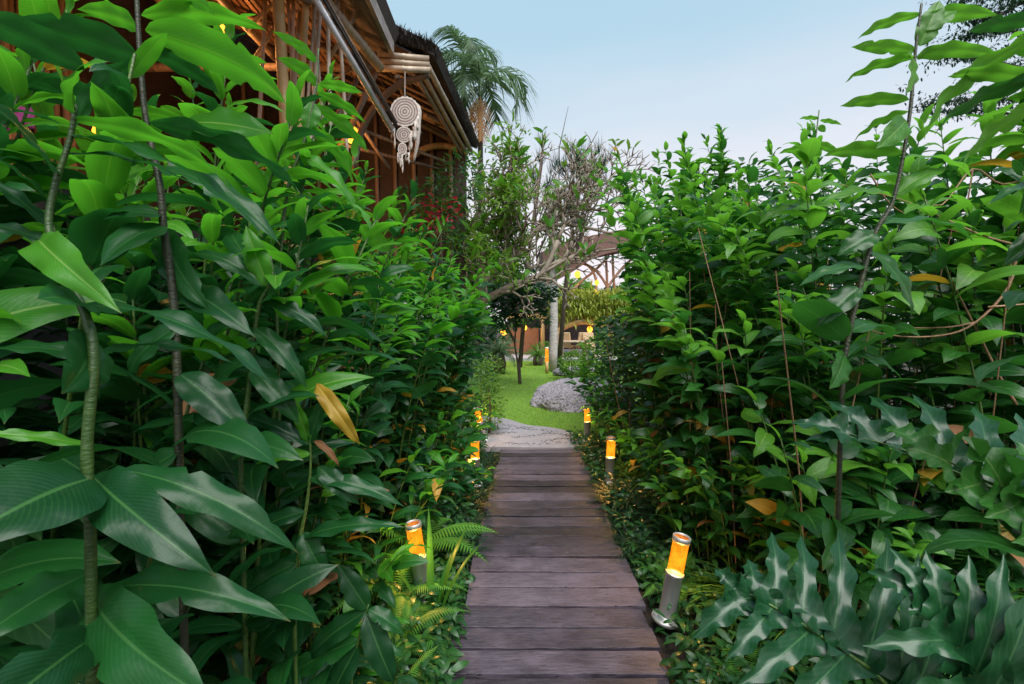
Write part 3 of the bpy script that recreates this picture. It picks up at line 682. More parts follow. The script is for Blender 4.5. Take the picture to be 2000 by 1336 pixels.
hero_plant('ginger_plant', 'tallest cane on the right, bent and standing out alone against the sky', 'plant',
    [(1800, 8, 1.5), (1788, 100, 1.5), (1776, 230, 1.5), (1748, 380, 1.5), (1712, 450, 1.5), (1690, 520, 1.5), (1650, 700, 1.5), (1640, 900, 1.5)],
    [((1798, 28), (1676, 76), 30, dict(sag=.12, roll=.3)), ((1790, 100), (1662, 92), 34, dict(sag=.10, roll=.4)), ((1790, 112), (1650, 162), 32, dict(sag=.12, roll=.3)),
     ((1778, 105), (1768, 185), 58, dict(d1=1.4, sag=.05, roll=1.2)), ((1776, 195), (1640, 208), 34, dict(sag=.10, roll=.4)), ((1774, 218), (1668, 276), 32, dict(sag=.1, roll=.3)),
     ((1770, 235), (1712, 290), 62, dict(d1=1.4, sag=.05, roll=1.1)), ((1762, 300), (1608, 305), 46, dict(sag=.13, roll=.4)), ((1800, 60), (1868, 20), 60, dict(sag=.06, roll=-.8)),
     ((1800, 40), (1952, 30), 46, dict(sag=.12, roll=-.3)), ((1796, 90), (1836, 0), 56, dict(sag=.05, roll=-.9)), ((1790, 110), (1960, 110), 44, dict(sag=.14, roll=-.3)),
     ((1760, 310), (1900, 350), 46, dict(sag=.14, roll=-.3)), ((1745, 385), (1600, 400), 60, dict(sag=.14, roll=.4)), ((1745, 385), (1850, 330), 50, dict(sag=.12, roll=-.5)),
     ((1720, 440), (1900, 470), 56, dict(sag=.14, roll=-.3, key='right')), ((1712, 455), (1635, 500), 60, dict(sag=.1, roll=.9, key='right')), ((1700, 490), (1780, 620), 60, dict(sag=.12, roll=-.8, key='right')),
     ((1690, 520), (1560, 560), 50, dict(sag=.12, roll=.4, key='right')), ((1680, 560), (1595, 640), 56, dict(sag=.12, roll=.7, key='right')), ((1650, 690), (1620, 760), 66, dict(d1=1.42, sag=.05, roll=1.1, key='right')),
     ((1650, 690), (1760, 740), 50, dict(sag=.12, roll=-.4, key='right'))], r=.0095, mat='stem_dk', key='right_y', group=GR_, seed=7, d=1.5, fill=(1.45, .2, .3, .06))
hero_plant('ginger_plant', 'blurred top corner cane with the longest hanging leaves at upper right', 'plant',
    [(2080, 0, .95), (2060, 120, .95), (2050, 300, .95), (2060, 600, .95), (2070, 900, .95)],
    [((2040, 40), (1890, 62), 44, dict(sag=.1, roll=.4)), ((2010, 80), (1806, 272), 66, dict(sag=.12, roll=.4, key='right_y')), ((2040, 150), (1826, 262), 60, dict(sag=.12, roll=.4)),
     ((2040, 160), (1850, 150), 50, dict(sag=.12, roll=.3, key='right_y')), ((2050, 200), (1880, 330), 70, dict(sag=.12, roll=.5, key='right_y')), ((2050, 260), (1990, 420), 60, dict(sag=.12, roll=.8)),
     ((2050, 360), (1930, 400), 50, dict(sag=.12, roll=.3)), ((2055, 450), (1960, 520), 60, dict(sag=.1, roll=.5))], r=.009, key='right', group=GR_, seed=8, d=.95, fill=(1.7, .2, .3, .06))
hero_plant('ginger_plant', 'upright shoot with a spray of small bright leaves just left of the tallest right cane', 'plant',
    [(1600, 215, 3.2), (1590, 290, 3.2), (1572, 370, 3.2), (1570, 480, 3.2), (1560, 700, 3.2)],
    [((1600, 232), (1560, 232), 12, dict(sag=.1, roll=.3)), ((1602, 235), (1645, 244), 12, dict(sag=.1, roll=-.3)), ((1600, 245), (1612, 258), 16, dict(sag=.05, roll=1)),
     ((1592, 280), (1640, 300), 22, dict(sag=.1, roll=-.4)), ((1590, 290), (1520, 300), 22, dict(sag=.1, roll=.4)), ((1585, 315), (1602, 345), 50, dict(d0=3.2, d1=3.0, sag=.05, roll=1.1)),
     ((1572, 370), (1450, 362), 40, dict(sag=.12, roll=.4)), ((1572, 370), (1690, 380), 40, dict(sag=.12, roll=-.4)), ((1570, 400), (1480, 440), 40, dict(sag=.12, roll=.4)),
     ((1570, 430), (1660, 470), 40, dict(sag=.12, roll=-.4))], r=.01, key='right_y', group=GR_, seed=9, d=3.2)

# ================================================================ LEFT BANK
rgL = random.Random(21)
kwL = dict(sets=GL, keys=('ginger', 'ginger_y'), L=(.17, .30), inter=.062, start=.12)
left_front = [ # x, y, H, n, label
 (-1.25, 1.15, 2.0, 3, 'ginger clump behind the two nearest canes, its leaves filling the lower left'),
 (-1.95, 1.35, 2.6, 5, 'ginger clump at the left frame edge under the pink cloth'),
 (-1.55, 1.45, 2.45, 4, 'bright ginger clump before the upright cane wall, between the two nearest canes'),
 (-1.1, 1.55, 1.9, 3, 'ginger clump right behind the second nearest dark cane'),
 (-1.38, 1.9, 2.75, 4, 'tall ginger clump covering the house room left of the bamboo posts'),
 (-1.55, 2.6, 2.85, 5, 'tall ginger clump in front of the golden bamboo post, level with the near left bollard'),
 (-1.38, 3.15, 2.6, 4, 'tall ginger clump right of the slender leaning shoot, below the silver tube end'),
 (-1.05, 2.5, 1.7, 5, 'dense ginger clump between the near left bollard and the slender shoot'),
 (-.78, 4.6, 1.9, 4, 'ginger clump leaning over the left edge before the far tilted bollard'),
 (-.85, 3.3, 1.7, 4, 'ginger clump leaning over the ferns halfway along the left edge'),
 (-1.45, 1.75, 2.35, 4, 'ginger clump left of the slender leaning shoot'),
 (-.98, 1.95, 1.25, 3, 'waist-high ginger clump in front of the near left bollard light, toward the camera'),
 (-1.25, 2.45, 2.35, 5, 'ginger clump directly left of the near left bollard light'),
 (-1.95, 2.3, 2.75, 5, 'tall ginger clump hiding the foot of the big bamboo post'),
 (-1.0, 2.95, 2.15, 5, 'ginger clump behind the near left bollard light with yellow hanging leaves'),
 (-1.55, 3.2, 2.7, 5, 'tall ginger clump under the silver tube'),
 (-.95, 3.6, 2.1, 5, 'ginger clump above the fern fronds, third along the left edge'),
 (-1.45, 4.0, 2.6, 5, 'ginger clump below the round woven hangings'),
 (-.92, 4.3, 2.1, 5, 'ginger clump left of the half-hidden middle bollard'),
 (-1.5, 4.8, 2.6, 5, 'ginger clump below the red flowers by the house corner'),
 (-.95, 5.0, 2.2, 5, 'ginger clump overhanging the middle left bollard light'),
 (-1.05, 5.7, 2.3, 5, 'ginger clump at the left end of the boardwalk'),
 (-1.15, 6.5, 2.4, 5, 'ginger clump left of the concrete path under the frangipani bough'),
 (-1.7, 5.9, 2.6, 5, 'ginger clump behind the end-of-boardwalk clump, under the roof tip'),
]
for x, y, H, n, lb in left_front:
    kk = dict(kwL)
    if y > 4: kk['L'] = (.21, .32); kk['inter'] = .075; n += 1
    if 2.8 < y < 3.1: kk['pY'] = .05
    if y < 1.8: kk['L'] = (.22, .34)
    clump('ginger_clump', lb, 'ginger clump', x, y, H, n, rgL, GG, 1, spread=.2 if H > 1.5 else .1, **kk)
for x, y, H, lb in ((-2.7, 1.9, 2.6, 'back-row ginger clump before the lantern room, near the left frame edge'), (-2.7, 2.9, 2.9, 'back-row ginger clump in front of the big bamboo post'), (-2.4, 3.8, 2.9, 'back-row ginger clump in front of the slender bamboo posts'), (-2.2, 4.8, 2.8, 'back-row ginger clump below the small round lantern'), (-2.1, 6.6, 2.7, 'back-row ginger clump under the wing eave beside the crimson shrub'), (-3.6, 2.6, 2.8, 'rearmost ginger clump seen against the upright cane wall'), (-3.2, 4.0, 2.9, 'rearmost ginger clump under the slatted ceiling')):
    clump('ginger_clump', lb, 'ginger clump', x, y, H, 4, rgL, 'back row ginger clumps of the left bank', 1, spread=.3, **dict(kwL, inter=.12, start=.3))
# low path-side gingers on the left
low_left = [(-.72, 2.75, .75, 'knee-high ginger tuft just behind the near left bollard light'), (-.62, 3.35, .7, 'low ginger tuft spreading leaves over the left boardwalk edge beyond the ferns'),
            (-.66, 3.9, .8, 'low ginger tuft before the middle left bollard light'), (-.60, 4.75, .65, 'low ginger tuft between the middle and far left bollards'), (-.72, 5.35, .9, 'low ginger tuft beside the far tilted bollard'),
            (-.85, 2.25, .55, 'small ginger tuft left of the sword leaves'), (-.78, 1.72, .42, 'small ginger tuft in the bottom left corner of the boardwalk'), (-.47, 3.72, .38, 'small ginger tuft leaning in front of the middle left bollard'), (-.40, 5.0, .32, 'small ginger tuft leaning in front of the far tilted bollard')]
for x, y, H, lb in low_left:
    clump('ginger_clump', lb, 'ginger clump', x, y, H, 5, rgL, GG, 1, spread=.12, lean=.35, **dict(kwL, L=(.16, .24), inter=.055, start=.2, r0=.005))

# ================================================================ RIGHT BANK
rgR = random.Random(33)
kwR = dict(sets=RL, keys=('right', 'right_y'), L=(.20, .32), inter=.058, start=.15, spiral=True, r0=.008, pY=.02, pB=.022)
right_front = [
 (1.55, 2.1, 1.15, 5, 'leafy clump right behind the near right bollard light'),
 (1.95, 2.4, 1.9, 5, 'leafy cane clump above the upper lobed leaf, yellow leaves among it'),
 (2.3, 1.95, 2.25, 3, 'bright clump filling the right edge below the blurred corner cane'),
 (3.0, 2.75, 2.95, 5, 'tall bright clump behind the dry twigs near the upper right corner'),
 (2.75, 2.35, 2.5, 5, 'cane clump under the dry twigs at the right frame edge'),
 (1.5, 2.9, 1.7, 5, 'leafy clump second back from the near right bollard light'),
 (2.15, 3.1, 2.7, 5, 'tall clump behind the tallest bent cane'),
 (2.95, 3.2, 2.9, 5, 'tall clump crossed by the bare brown twigs'),
 (1.45, 3.7, 2.3, 5, 'clump on the right edge opposite the ferns, rosettes of leaves in front'),
 (2.05, 4.0, 3.0, 5, 'tall clump below the spray of small bright leaves'),
 (1.4, 4.5, 2.9, 5, 'clump standing behind the middle right bollard light'),
 (2.1, 4.9, 3.35, 5, 'tall clump right of centre with a stepped leafy top'),
 (1.5, 5.3, 3.2, 5, 'clump right of the boardwalk end, leaning toward the lawn'),
 (1.65, 6.1, 3.8, 5, 'highest right-bank clump, beside the open sky gap'),
 (2.3, 5.9, 3.7, 5, 'high clump behind the highest right-bank clump to its right'),
 (1.85, 6.9, 3.9, 5, 'farthest right-bank clump, hiding the pavilion wing'),
]
for x, y, H, n, lb in right_front:
    kk = dict(kwR)
    n += 3
    if y > 4.2: kk['inter'] = .066; x += .30 + .12 * (y - 4.2)
    clump('cane_clump', lb, 'plant clump', x, y, H, n, rgR, GR_, -1, spread=.26, lean=.13, **kk)
for x, y, H, lb in ((3.6, 2.9, 2.9, 'back-row clump at the right frame edge behind the bare twigs'), (3.0, 4.2, 3.2, 'back-row clump right of the tallest bent cane'), (3.0, 5.4, 3.6, 'back-row clump seen between the sky spray and the tallest cane'), (3.2, 6.8, 3.8, 'rearmost clump whose tops show left of the spray of small leaves'), (3.9, 3.9, 3.1, 'rearmost clump below the feathery tree boughs'), (4.1, 5.2, 3.6, 'rearmost clump under the lowest feathery bough')):
    clump('cane_clump', lb, 'plant clump', x, y, H, 5, rgR, 'back row clumps of the right bank', -1, spread=.4, **dict(kwR, inter=.08, start=.4))
low_right = [(1.18, 2.75, .6, 'low bushy tuft between the near and middle right bollards'), (1.15, 3.35, .75, 'rosette-leaved tuft leaning out before the middle right bollard'), (1.35, 2.55, .8, 'tuft with narrow leaves right behind the near bollard glass'),
             (1.22, 4.35, .8, 'low tuft behind the middle right bollard light'), (1.22, 5.2, .95, 'tuft right of the boardwalk end under tall canes'), (1.15, 5.9, 1.1, 'tuft partly hiding the far right bollard'), (1.75, 1.85, .7, 'tuft between the near right bollard and the lobed leaves'), (2.3, 2.0, 1.1, 'leafy tuft behind the upper lobed leaf')]
for x, y, H, lb in low_right:
    clump('cane_clump', lb, 'plant clump', x, y, H, 6, rgR, GR_, -1, spread=.14, lean=.3, **dict(kwR, L=(.12, .19), inter=.034, start=.25, r0=.004))

# thick inner growth behind the front plants, countless leaves
def thicket(name, label, boxes, mat, L=(.12, .26), seed=1, bias=(0, -.4), tm=None):
    rg = random.Random(seed); out = [[] for _ in T_LEAF]
    for (x0, x1, y0, y1, z0, z1, n) in boxes:
        for i in range(n):
            p = Vector((rg.uniform(x0, x1), rg.uniform(y0, y1), rg.uniform(z0, z1))); az = rg.uniform(0, 6.28)
            h = Vector((math.cos(az) + bias[0], math.sin(az) + bias[1], rg.uniform(-.2, .5)))
            out[i % 3].append(frame(p, h, roll=rg.gauss(0, .5), s=rg.uniform(*L)))
    obs = [scatter(name, T_LEAF[k], out[k], mat) for k in range(3)]
    # join the three shape families into one object
    V = []; F = []; U = []; S = []; b = 0
    for o in obs:
        me = o.data; n = len(me.vertices); a = np.zeros(n * 3, np.float32); me.vertices.foreach_get('co', a); V.append(a.reshape(-1, 3))
        l = np.zeros(len(me.loops), np.int32); me.loops.foreach_get('vertex_index', l); F.append(l.reshape(-1, 4) + b)
        k = [T_LEAF[i] for i in range(3)][obs.index(o)]; U.append(np.tile(k[2], (n // len(k[2]), 1)))
        s = np.zeros(n, np.float32); me.attributes['shade'].data.foreach_get('value', s); S.append(s); b += n
    for o in obs: bpy.data.objects.remove(o)
    me = mesh_from(name, np.concatenate(V), np.concatenate(F), mat, np.concatenate(U))
    at_ = me.attributes.new('shade', 'FLOAT', 'POINT'); at_.data.foreach_set('value', np.concatenate(S))
    return tag(obj(name, me), label, kind='stuff')
thicket('undergrowth', 'dense shaded leaves filling the left bank behind the ginger stems',
        [(-2.9, -1.2, 2.2, 7.5, 0, 1.8, 3600), (-4.5, -2.2, 1.2, 6.0, 0, 2.2, 2600), (-1.3, -.8, 2.8, 7.2, 0, .9, 1000), (-2.2, -1.1, .9, 2.3, 0, 1.1, 900)], M['mass'], (.16, .30), 11, (.5, -.4))
thicket('undergrowth', 'dense shaded leaves filling the right bank behind the canes',
        [(1.85, 4.2, 2.6, 7.8, 0, 2.4, 6500), (1.3, 1.9, 3.2, 7.6, 0, 1.6, 1900), (2.2, 4.4, 5.0, 8.0, 2, 3.3, 2600), (3.4, 5.5, 2.2, 7.5, 0, 2.8, 3600), (1.5, 2.4, 1.9, 3.0, 0, .7, 700)], M['mass'], (.12, .22), 12, (-.5, -.4))
thicket('ground_cover', 'low mixed leaves carpeting the soil along both boardwalk edges',
        [(-1.2, -.33, 1.3, 6.0, -.05, .12, 4200), (-.42, -.27, 1.4, 3.4, -.05, .05, 500), (.76, 1.5, 1.4, 6.0, -.05, .10, 3800), (.9, 2.6, 1.0, 2.2, -.05, .12, 2200), (.69, .86, 1.2, 1.95, -.05, .05, 420), (.76, .9, 2.45, 3.0, -.05, .06, 160), (-.34, -.25, 1.3, 2.6, -.05, .04, 260)], M['mass'], (.05, .10), 13, (0, -.2))
# dry brown litter of stems low in the right bank
rg = random.Random(8); mb = MB()
for i in range(230):
    x = rg.uniform(1.25, 4.2); yy = rg.uniform(2.0, 7); h = rg.uniform(.6, 2.2); q = Vector((x, yy, -.05)); d = Vector((rg.uniform(-.25, .25), rg.uniform(-.2, .2), 1))
    mb.tube([q, q + d * h * .5 + Vector((rg.uniform(-.04, .04), 0, 0)), q + d * h], [.005, .004, .003], 4, False)
tag(mb.build('dry_stems', M['twig'], None, True), 'tangle of thin dry brown stems low inside the right bank', kind='stuff')

# ================================================================ MONDO GRASS TUFTS
MT = [blade_t(.035, 5, d) for d in (1.6, 2.4)]
def tuft(name, label, x, y, r, n, L, mat, group, T=None, rg=random.Random(9)):
    t = thing(name, label, 'grass tuft', (x, y, -.06), 0, group)
    for k in range(2):
        ms = []
        for i in range(n // 2):
            a = rg.uniform(0, 6.28); rr = r * math.sqrt(rg.random()) * .6
            ms.append(Matrix.Translation((rr * math.cos(a), rr * math.sin(a), 0)) @ Matrix.Rotation(a - 1.57 + rg.gauss(0, .5), 4, 'Z') @ Matrix.Rotation(rg.uniform(-.4, .1), 4, 'X') @ Matrix.Scale(rg.uniform(*L), 4))
        tag(scatter('blades', (T or MT)[k], ms, mat, t), kind='stuff')
    return t
rg = random.Random(14); GM = 'dark mondo grass tufts edging the boardwalk'
for s, ys in ((-1, [2.9, 3.15, 3.4, 3.65, 3.9, 4.15, 4.4, 4.65, 4.9, 5.15]), (1, [2.75, 2.95, 3.15, 3.35, 3.6, 3.85, 4.1, 4.35, 4.6, 4.85, 5.1, 5.35])):
    for yy in ys:
        tuft('mondo_grass', 'dark fine-bladed grass tuft along the %s boardwalk edge, far half' % ('left' if s < 0 else 'right'), cx(yy) + s * (.56 + rg.uniform(0, .10)), yy + rg.uniform(-.05, .05), .15, 150, (.13, .26), M['mondo'], GM)
for x, yy, lb in ((1.15, 2.9, 'big dark grass mound right of the boardwalk before the middle right bollard'), (1.28, 3.3, 'big dark grass mound behind the first mound on the right side'), (1.0, 3.75, 'dark grass mound touching the middle right bollard light'), (-.75, 5.6, 'dark grass mound at the foot of the far tilted bollard')):
    tuft('mondo_grass', lb, x, yy, .26, 420, (.22, .42), M['mondo'], GM)
for x, yy, lb in ((1.35, 2.35, 'arching yellow-green grass tuft behind the near right bollard post'), (1.32, 4.2, 'yellow-lit grass tuft behind the middle right bollard light'), (1.5, 2.15, 'drooping grass tuft under the near right bollard glass, toward the lobed leaf')):
    tuft('grass_tuft', lb, x, yy, .2, 160, (.3, .5), M['mass_l'], 'long arching grass tufts')
# ================================================================ FERNS
def frond_mesh(name, L, Wd, npin, droop, mat, seed=0, curl=.3):
    rg = random.Random(seed); V = []; F = []; U = []; y = z = 0; n = npin; P = []
    for i in range(n + 1):
        t = i / n; th = .9 - droop * t
        if i: y += math.cos(th) * L / n; z += math.sin(th) * L / n
        P.append((y, z, th))
    VV, FF = tube([Vector((0, p[0], p[1])) for p in P[::2] + [P[-1]]], .0016 + L * .002, 4, False); V += [tuple(v) for v in VV]; F += FF; U += [(.1, .5)] * len(VV)
    for i in range(2, n):
        t = i / n; ln = Wd * .5 * (math.sin(math.pi * min(1, t * .85 + .15)) ** .6) * (1.02 - t ** 3) ; w = L / n * .42
        for s in (-1, 1):
            y0, z0, th = P[i]; b = len(V); sw = .35 + .2 * t
            for k in range(4):
                q = k / 3; ww = w * (1 - q ** 1.6) + .0006
                px_ = s * ln * q * math.cos(sw * .6); py_ = y0 + ln * q * math.sin(sw) + rg.uniform(-.001, .001); pz_ = z0 - ln * q * q * curl + ln * q * .1
                V += [(px_, py_ - ww, pz_), (px_, py_ + ww, pz_)]; U += [(q * .8, .15), (q * .8, .85)]
            for k in range(3):
                a = b + 2 * k; F.append((a, a + 2, a + 3, a + 1) if s > 0 else (a, a + 1, a + 3, a + 2))
    return mesh_from(name, V, F, mat, U)
FR = [frond_mesh('frond', 1, .34, 30, d, M['fern'], i) for i, d in enumerate((1.0, 1.5, 1.9))]
def fern(label, loc, n, L, rg, azs=None, name='fern'):
    t = thing(name, label, 'fern', loc, 0, 'ferns beside the boardwalk')
    for i in range(n):
        a = azs[i] if azs else i / n * 6.28 + rg.uniform(-.3, .3)
        obj('frond', rg.choice(FR), t, mat4=Matrix.Rotation(a, 4, 'Z') @ Matrix.Rotation(rg.uniform(-.35, .25), 4, 'X') @ Matrix.Scale(rg.uniform(*L), 4))
    return t
rg = random.Random(15)
fern('bright fern spreading over the boardwalk edge behind the near left bollard', (-.60, 2.80, .06), 11, (.45, .62), rg)
fern('fern with fronds hanging round the near left bollard glass', (-.60, 2.36, .05), 12, (.34, .5), rg)
fern('low fern at the foot of the sword leaves, toward the camera', (-.52, 2.08, 0), 12, (.26, .4), rg)
fern('small fern at the lower left boardwalk edge', (-.46, 1.80, -.03), 10, (.2, .32), rg)
fern('fern behind the left end of the boardwalk', (-.85, 5.9, 0), 10, (.5, .7), rg)
fern('small fern leaning on the near right bollard base', (.96, 2.55, -.02), 9, (.22, .36), rg)
fern('wide fern spread behind the lower lobed leaf', (2.05, 1.75, .25), 11, (.5, .75), rg)
fern('dark fern between the two big lobed leaves', (1.75, 1.55, .1), 8, (.4, .6), rg)
fern('low ferns by the bottom right boardwalk corner', (1.0, 1.78, -.04), 10, (.2, .32), rg)
# ================================================================ SWORD LEAVES
def sword(parent, base, az, L, w, droop, lean, key='strap'):
    V = []; F = []; U = []; y = z = 0; n = 12
    for i in range(n + 1):
        t = i / n; th = lean - droop * t ** 1.5
        if i: y += math.cos(th) * L / n; z += math.sin(th) * L / n
        ww = w * .5 * (1 - t ** 3) * (.6 + .4 * min(1, t * 3)) + .0005; c = ww * .35
        V += [(-ww, y - c * math.sin(th), z + c * math.cos(th)), (0, y, z), (ww, y - c * math.sin(th), z + c * math.cos(th))]; U += [(t * .9, .1), (t * .9, .5), (t * .9, .9)]
    for i in range(n):
        for k in range(2): a = 3 * i + k; F.append((a, a + 1, a + 4, a + 3))
    o = obj('leaf', mesh_from('leaf', V, F, M[key], U), parent, mat4=Matrix.Translation(base) @ Matrix.Rotation(az, 4, 'Z')); return o
t = thing('sword_leaf_plant', 'stiff upright green sword leaves beside the near left bollard light', 'plant', (-.42, 2.30, -.05))
for az, L, w, dr, ln, b in ((.3, .58, .040, .15, 1.50, (0, 0, 0)), (-.9, .50, .044, .45, 1.35, (.03, .02, 0)), (-1.2, .46, .04, .55, 1.25, (.04, -.02, 0)), (-.6, .36, .034, .3, 1.3, (.02, -.05, 0)), (1.6, .4, .034, .5, 1.25, (-.04, 0, 0))): sword(t, b, az, L, w, dr, ln)
t = thing('sword_leaf_plant', 'single narrow sword leaf standing up right of the middle bollard', 'plant', (1.13, 3.35, -.05))
for az, L, w, dr, ln, b in ((.1, .62, .038, .12, 1.52, (0, 0, 0)), (-.8, .35, .03, .5, 1.3, (.03, 0, 0))): sword(t, b, az, L, w, dr, ln)

# ================================================================ PHILODENDRONS
def lobe(P0, P1, nrm, w, seed, n=24, sag=.1):
    rg = random.Random(seed); ch = P1 - P0; L = ch.length; d = ch.normalized(); x = d.cross(nrm).normalized(); z = x.cross(d).normalized()
    V = []; F = []; U = []; ph = rg.uniform(0, 6.28); nv = 6
    for i in range(n + 1):
        t = i / n; c = P0 + ch * t + z * (L * sag * math.sin(math.pi * t) - L * .05 * t * t)
        wl = w * .5 * (1.1 * max(0, 1 - t * 3.0) + .36 + .26 * math.sin(math.pi * min(1, max(0, t * 1.25 - .2)))) * (1 - t ** 4) + .0008
        for j in range(nv + 1):
            s = (j / nv - .5) * 2; sd = 1 if s > 0 else -1
            lob = 1 + .34 * math.sin(t * 17 + ph + sd * 1.3) * (t > .4) * min(1, (t - .4) * 4)
            off = x * (s * wl * lob) + z * (abs(s) ** 1.4 * wl * .42 + wl * .30 * math.sin(t * 19 + ph + sd) * abs(s) ** 2)
            V.append(tuple(c + off)); U.append((t * .9, j / nv))
    for i in range(n):
        for j in range(nv): a = i * (nv + 1) + j; F.append((a, a + 1, a + nv + 2, a + nv + 1))
    return V, F, U
def philo(label, crown, blades):
    t = thing('philodendron', label, 'philodendron', crown)
    for bi, bl in enumerate(blades):
        rib = smooth_pts([at(*p) for p in bl['rib']], 6); c0 = Vector(crown)
        mb = MB(); nrm0 = Vector(bl['n']).normalized(); wk = bl.get('wk', 1.0)
        tip = rib[-1]; n = len(rib) - 1
        ext = []
        LB = bl['lobes']
        for k in range(len(LB) - 1):
            a, b = LB[k], LB[k + 1]
            if abs(a[0] - b[0]) < .25 and math.hypot(a[1] - b[1], a[2] - b[2]) < 130 :
                m_ = [(u_ + v_) / 2 for u_, v_ in zip(a, b)]; q = m_[0] * (len(rib) - 1); i = min(int(q), len(rib) - 2)
                ext.append((m_[0], m_[1], m_[2], m_[3], m_[4] * .7, .78))
        for k, (f, tx, ty, td, w, *sh) in enumerate(list(LB)):
            q = f * n; i = min(int(q), n - 1); P0 = rib[i].lerp(rib[i + 1], q - i)
            P1 = at(tx, ty, td); P1 = P0.lerp(P1, sh[0]) if sh else P1; V, F, U = lobe(P0 - c0, P1 - c0, nrm0, w * wk, bi * 30 + k + bl.get('seed', 0)); mb.add(V, F, U)
        ob = mb.build('leaf_blade', M[bl.get('mat', 'philo')], t, True)
        V, F = tube([p - c0 + nrm0 * .004 for p in rib], [.006 - .0045 * i / n for i in range(n + 1)], 8); MB().add(V, F).build('midrib', M['stem'], ob, True)
        pet = smooth_pts([Vector((0, 0, 0)), (rib[0] - c0) * .5 + Vector((0, 0, -.06)), rib[0] - c0], 5)
        V, F = tube(pet, .008, 8); MB().add(V, F).build('petiole', M['stem'], t, True)
    return t
philo('glossy dark lobed philodendron leaf sprawling across the bottom right corner', (1.05, .72, -.05), [
    dict(rib=[(1790, 1400, .95), (1700, 1310, .98), (1590, 1235, 1.02), (1500, 1180, 1.06), (1440, 1150, 1.1)], n=(-.15, -.75, .65), seed=3, lobes=[
        (1.0, 1396, 1110, 1.14, .07), (.93, 1352, 1248, 1.05, .085), (.86, 1392, 1192, 1.08, .075), (.84, 1462, 1090, 1.16, .075), (.70, 1508, 1036, 1.18, .08), (.56, 1566, 1042, 1.17, .08),
        (.42, 1640, 1034, 1.16, .085), (.28, 1738, 1046, 1.12, .085), (.72, 1420, 1290, .98, .08), (.52, 1440, 1345, .93, .085), (.36, 1520, 1400, .9, .08), (.15, 1800, 1080, 1.05, .08), (.05, 1850, 1120, 1.0, .08)]),
    dict(rib=[(1950, 1440, .8), (1900, 1340, .82), (1850, 1230, .86), (1800, 1160, .9)], n=(-.3, -.7, .6), seed=7, lobes=[
        (1.0, 1695, 1115, .95, .07), (.85, 1740, 1070, .95, .07), (.72, 1810, 1075, .92, .07), (.5, 1895, 1085, .88, .075), (.35, 1965, 1085, .84, .08), (.2, 2030, 1120, .8, .08), (.6, 1690, 1260, .85, .07), (.3, 1740, 1360, .8, .07)])])
philo('pale blue-green lobed philodendron leaf arching in at the right frame edge', (1.75, 1.05, -.05), [
    dict(rib=[(2120, 1090, 1.1), (2000, 990, 1.13), (1880, 930, 1.18), (1760, 880, 1.22), (1660, 850, 1.25)], n=(-.2, -.55, .8), seed=9, mat='philo', wk=1.15, lobes=[
        (1.0, 1545, 824, 1.32, .085), (.92, 1572, 858, 1.28, .06), (.85, 1614, 780, 1.36, .085), (.7, 1698, 768, 1.38, .09), (.55, 1785, 765, 1.38, .085), (.4, 1905, 788, 1.35, .09), (.22, 1990, 800, 1.3, .1), (.05, 2060, 830, 1.2, .1)]),
    dict(rib=[(2130, 1080, 1.02), (2020, 985, 1.04), (1900, 930, 1.08), (1800, 870, 1.12)], n=(.1, -.9, .35), seed=5, mat='philo_g', wk=1.6, lobes=[
        (1.0, 1725, 835, 1.2, .06), (.8, 1760, 870, 1.12, .07), (.6, 1850, 960, 1.05, .09), (.4, 1930, 1010, 1.0, .09), (.25, 1985, 1060, .97, .09), (.3, 1990, 860, 1.1, .12), (.12, 2050, 900, 1.05, .12), (.5, 1880, 850, 1.1, .1)])])

# ================================================================ BARE TWIGS OF THE RIGHT BANK
def twig(label, polys, mat='twig', name='dry_branch'):
    P0 = at(*polys[0][0][:3]); base = Vector((P0.x, P0.y, P0.z))
    t = thing(name, label, 'branch', base)
    for k, pl in enumerate(polys):
        P = smooth_pts([at(*p[:3]) - base for p in pl], 4); r = pl[0][3] if len(pl[0]) > 3 else .005
        V, F = tube(P, [r * (1 - .7 * i / (len(P) - 1)) for i in range(len(P))], 6); obj('stem' if k == 0 else 'twig', mesh_from('twig', V, F, M[mat]), t)
    return t
twig('thin bare brown branch bowing across the right bank above the lobed leaves', [
    [(2060, 400, 1.9, .007), (1995, 470, 1.9), (1970, 560, 1.9), (1905, 630, 1.9), (1840, 655, 1.9), (1740, 655, 1.9), (1640, 625, 1.9)],
    [(1905, 630, 1.9, .005), (1840, 640, 1.92), (1720, 640, 1.95)], [(1930, 600, 1.9, .005), (2050, 590, 1.85)], [(1990, 480, 1.9, .005), (1920, 460, 1.95), (1850, 430, 1.95), (1760, 390, 2.0), (1640, 360, 2.1)]])
twig('long reddish bare stem slanting down at the right frame edge', [
    [(1985, 790, 2.0, .007), (1955, 740, 2.0), (1905, 640, 2.0), (1870, 570, 2.0), (1820, 470, 2.1)]])
twig('arched bare twigs forking over the bright leaves right of the tallest cane', [
    [(2050, 330, 2.2, .006), (1960, 360, 2.2), (1900, 330, 2.2), (1840, 400, 2.2), (1790, 380, 2.2)], [(1900, 330, 2.2, .004), (1890, 430, 2.2), (1930, 500, 2.2)], [(1700, 340, 2.3, .004), (1740, 400, 2.3), (1800, 430, 2.3), (1900, 460, 2.3), (1990, 465, 2.3)]])

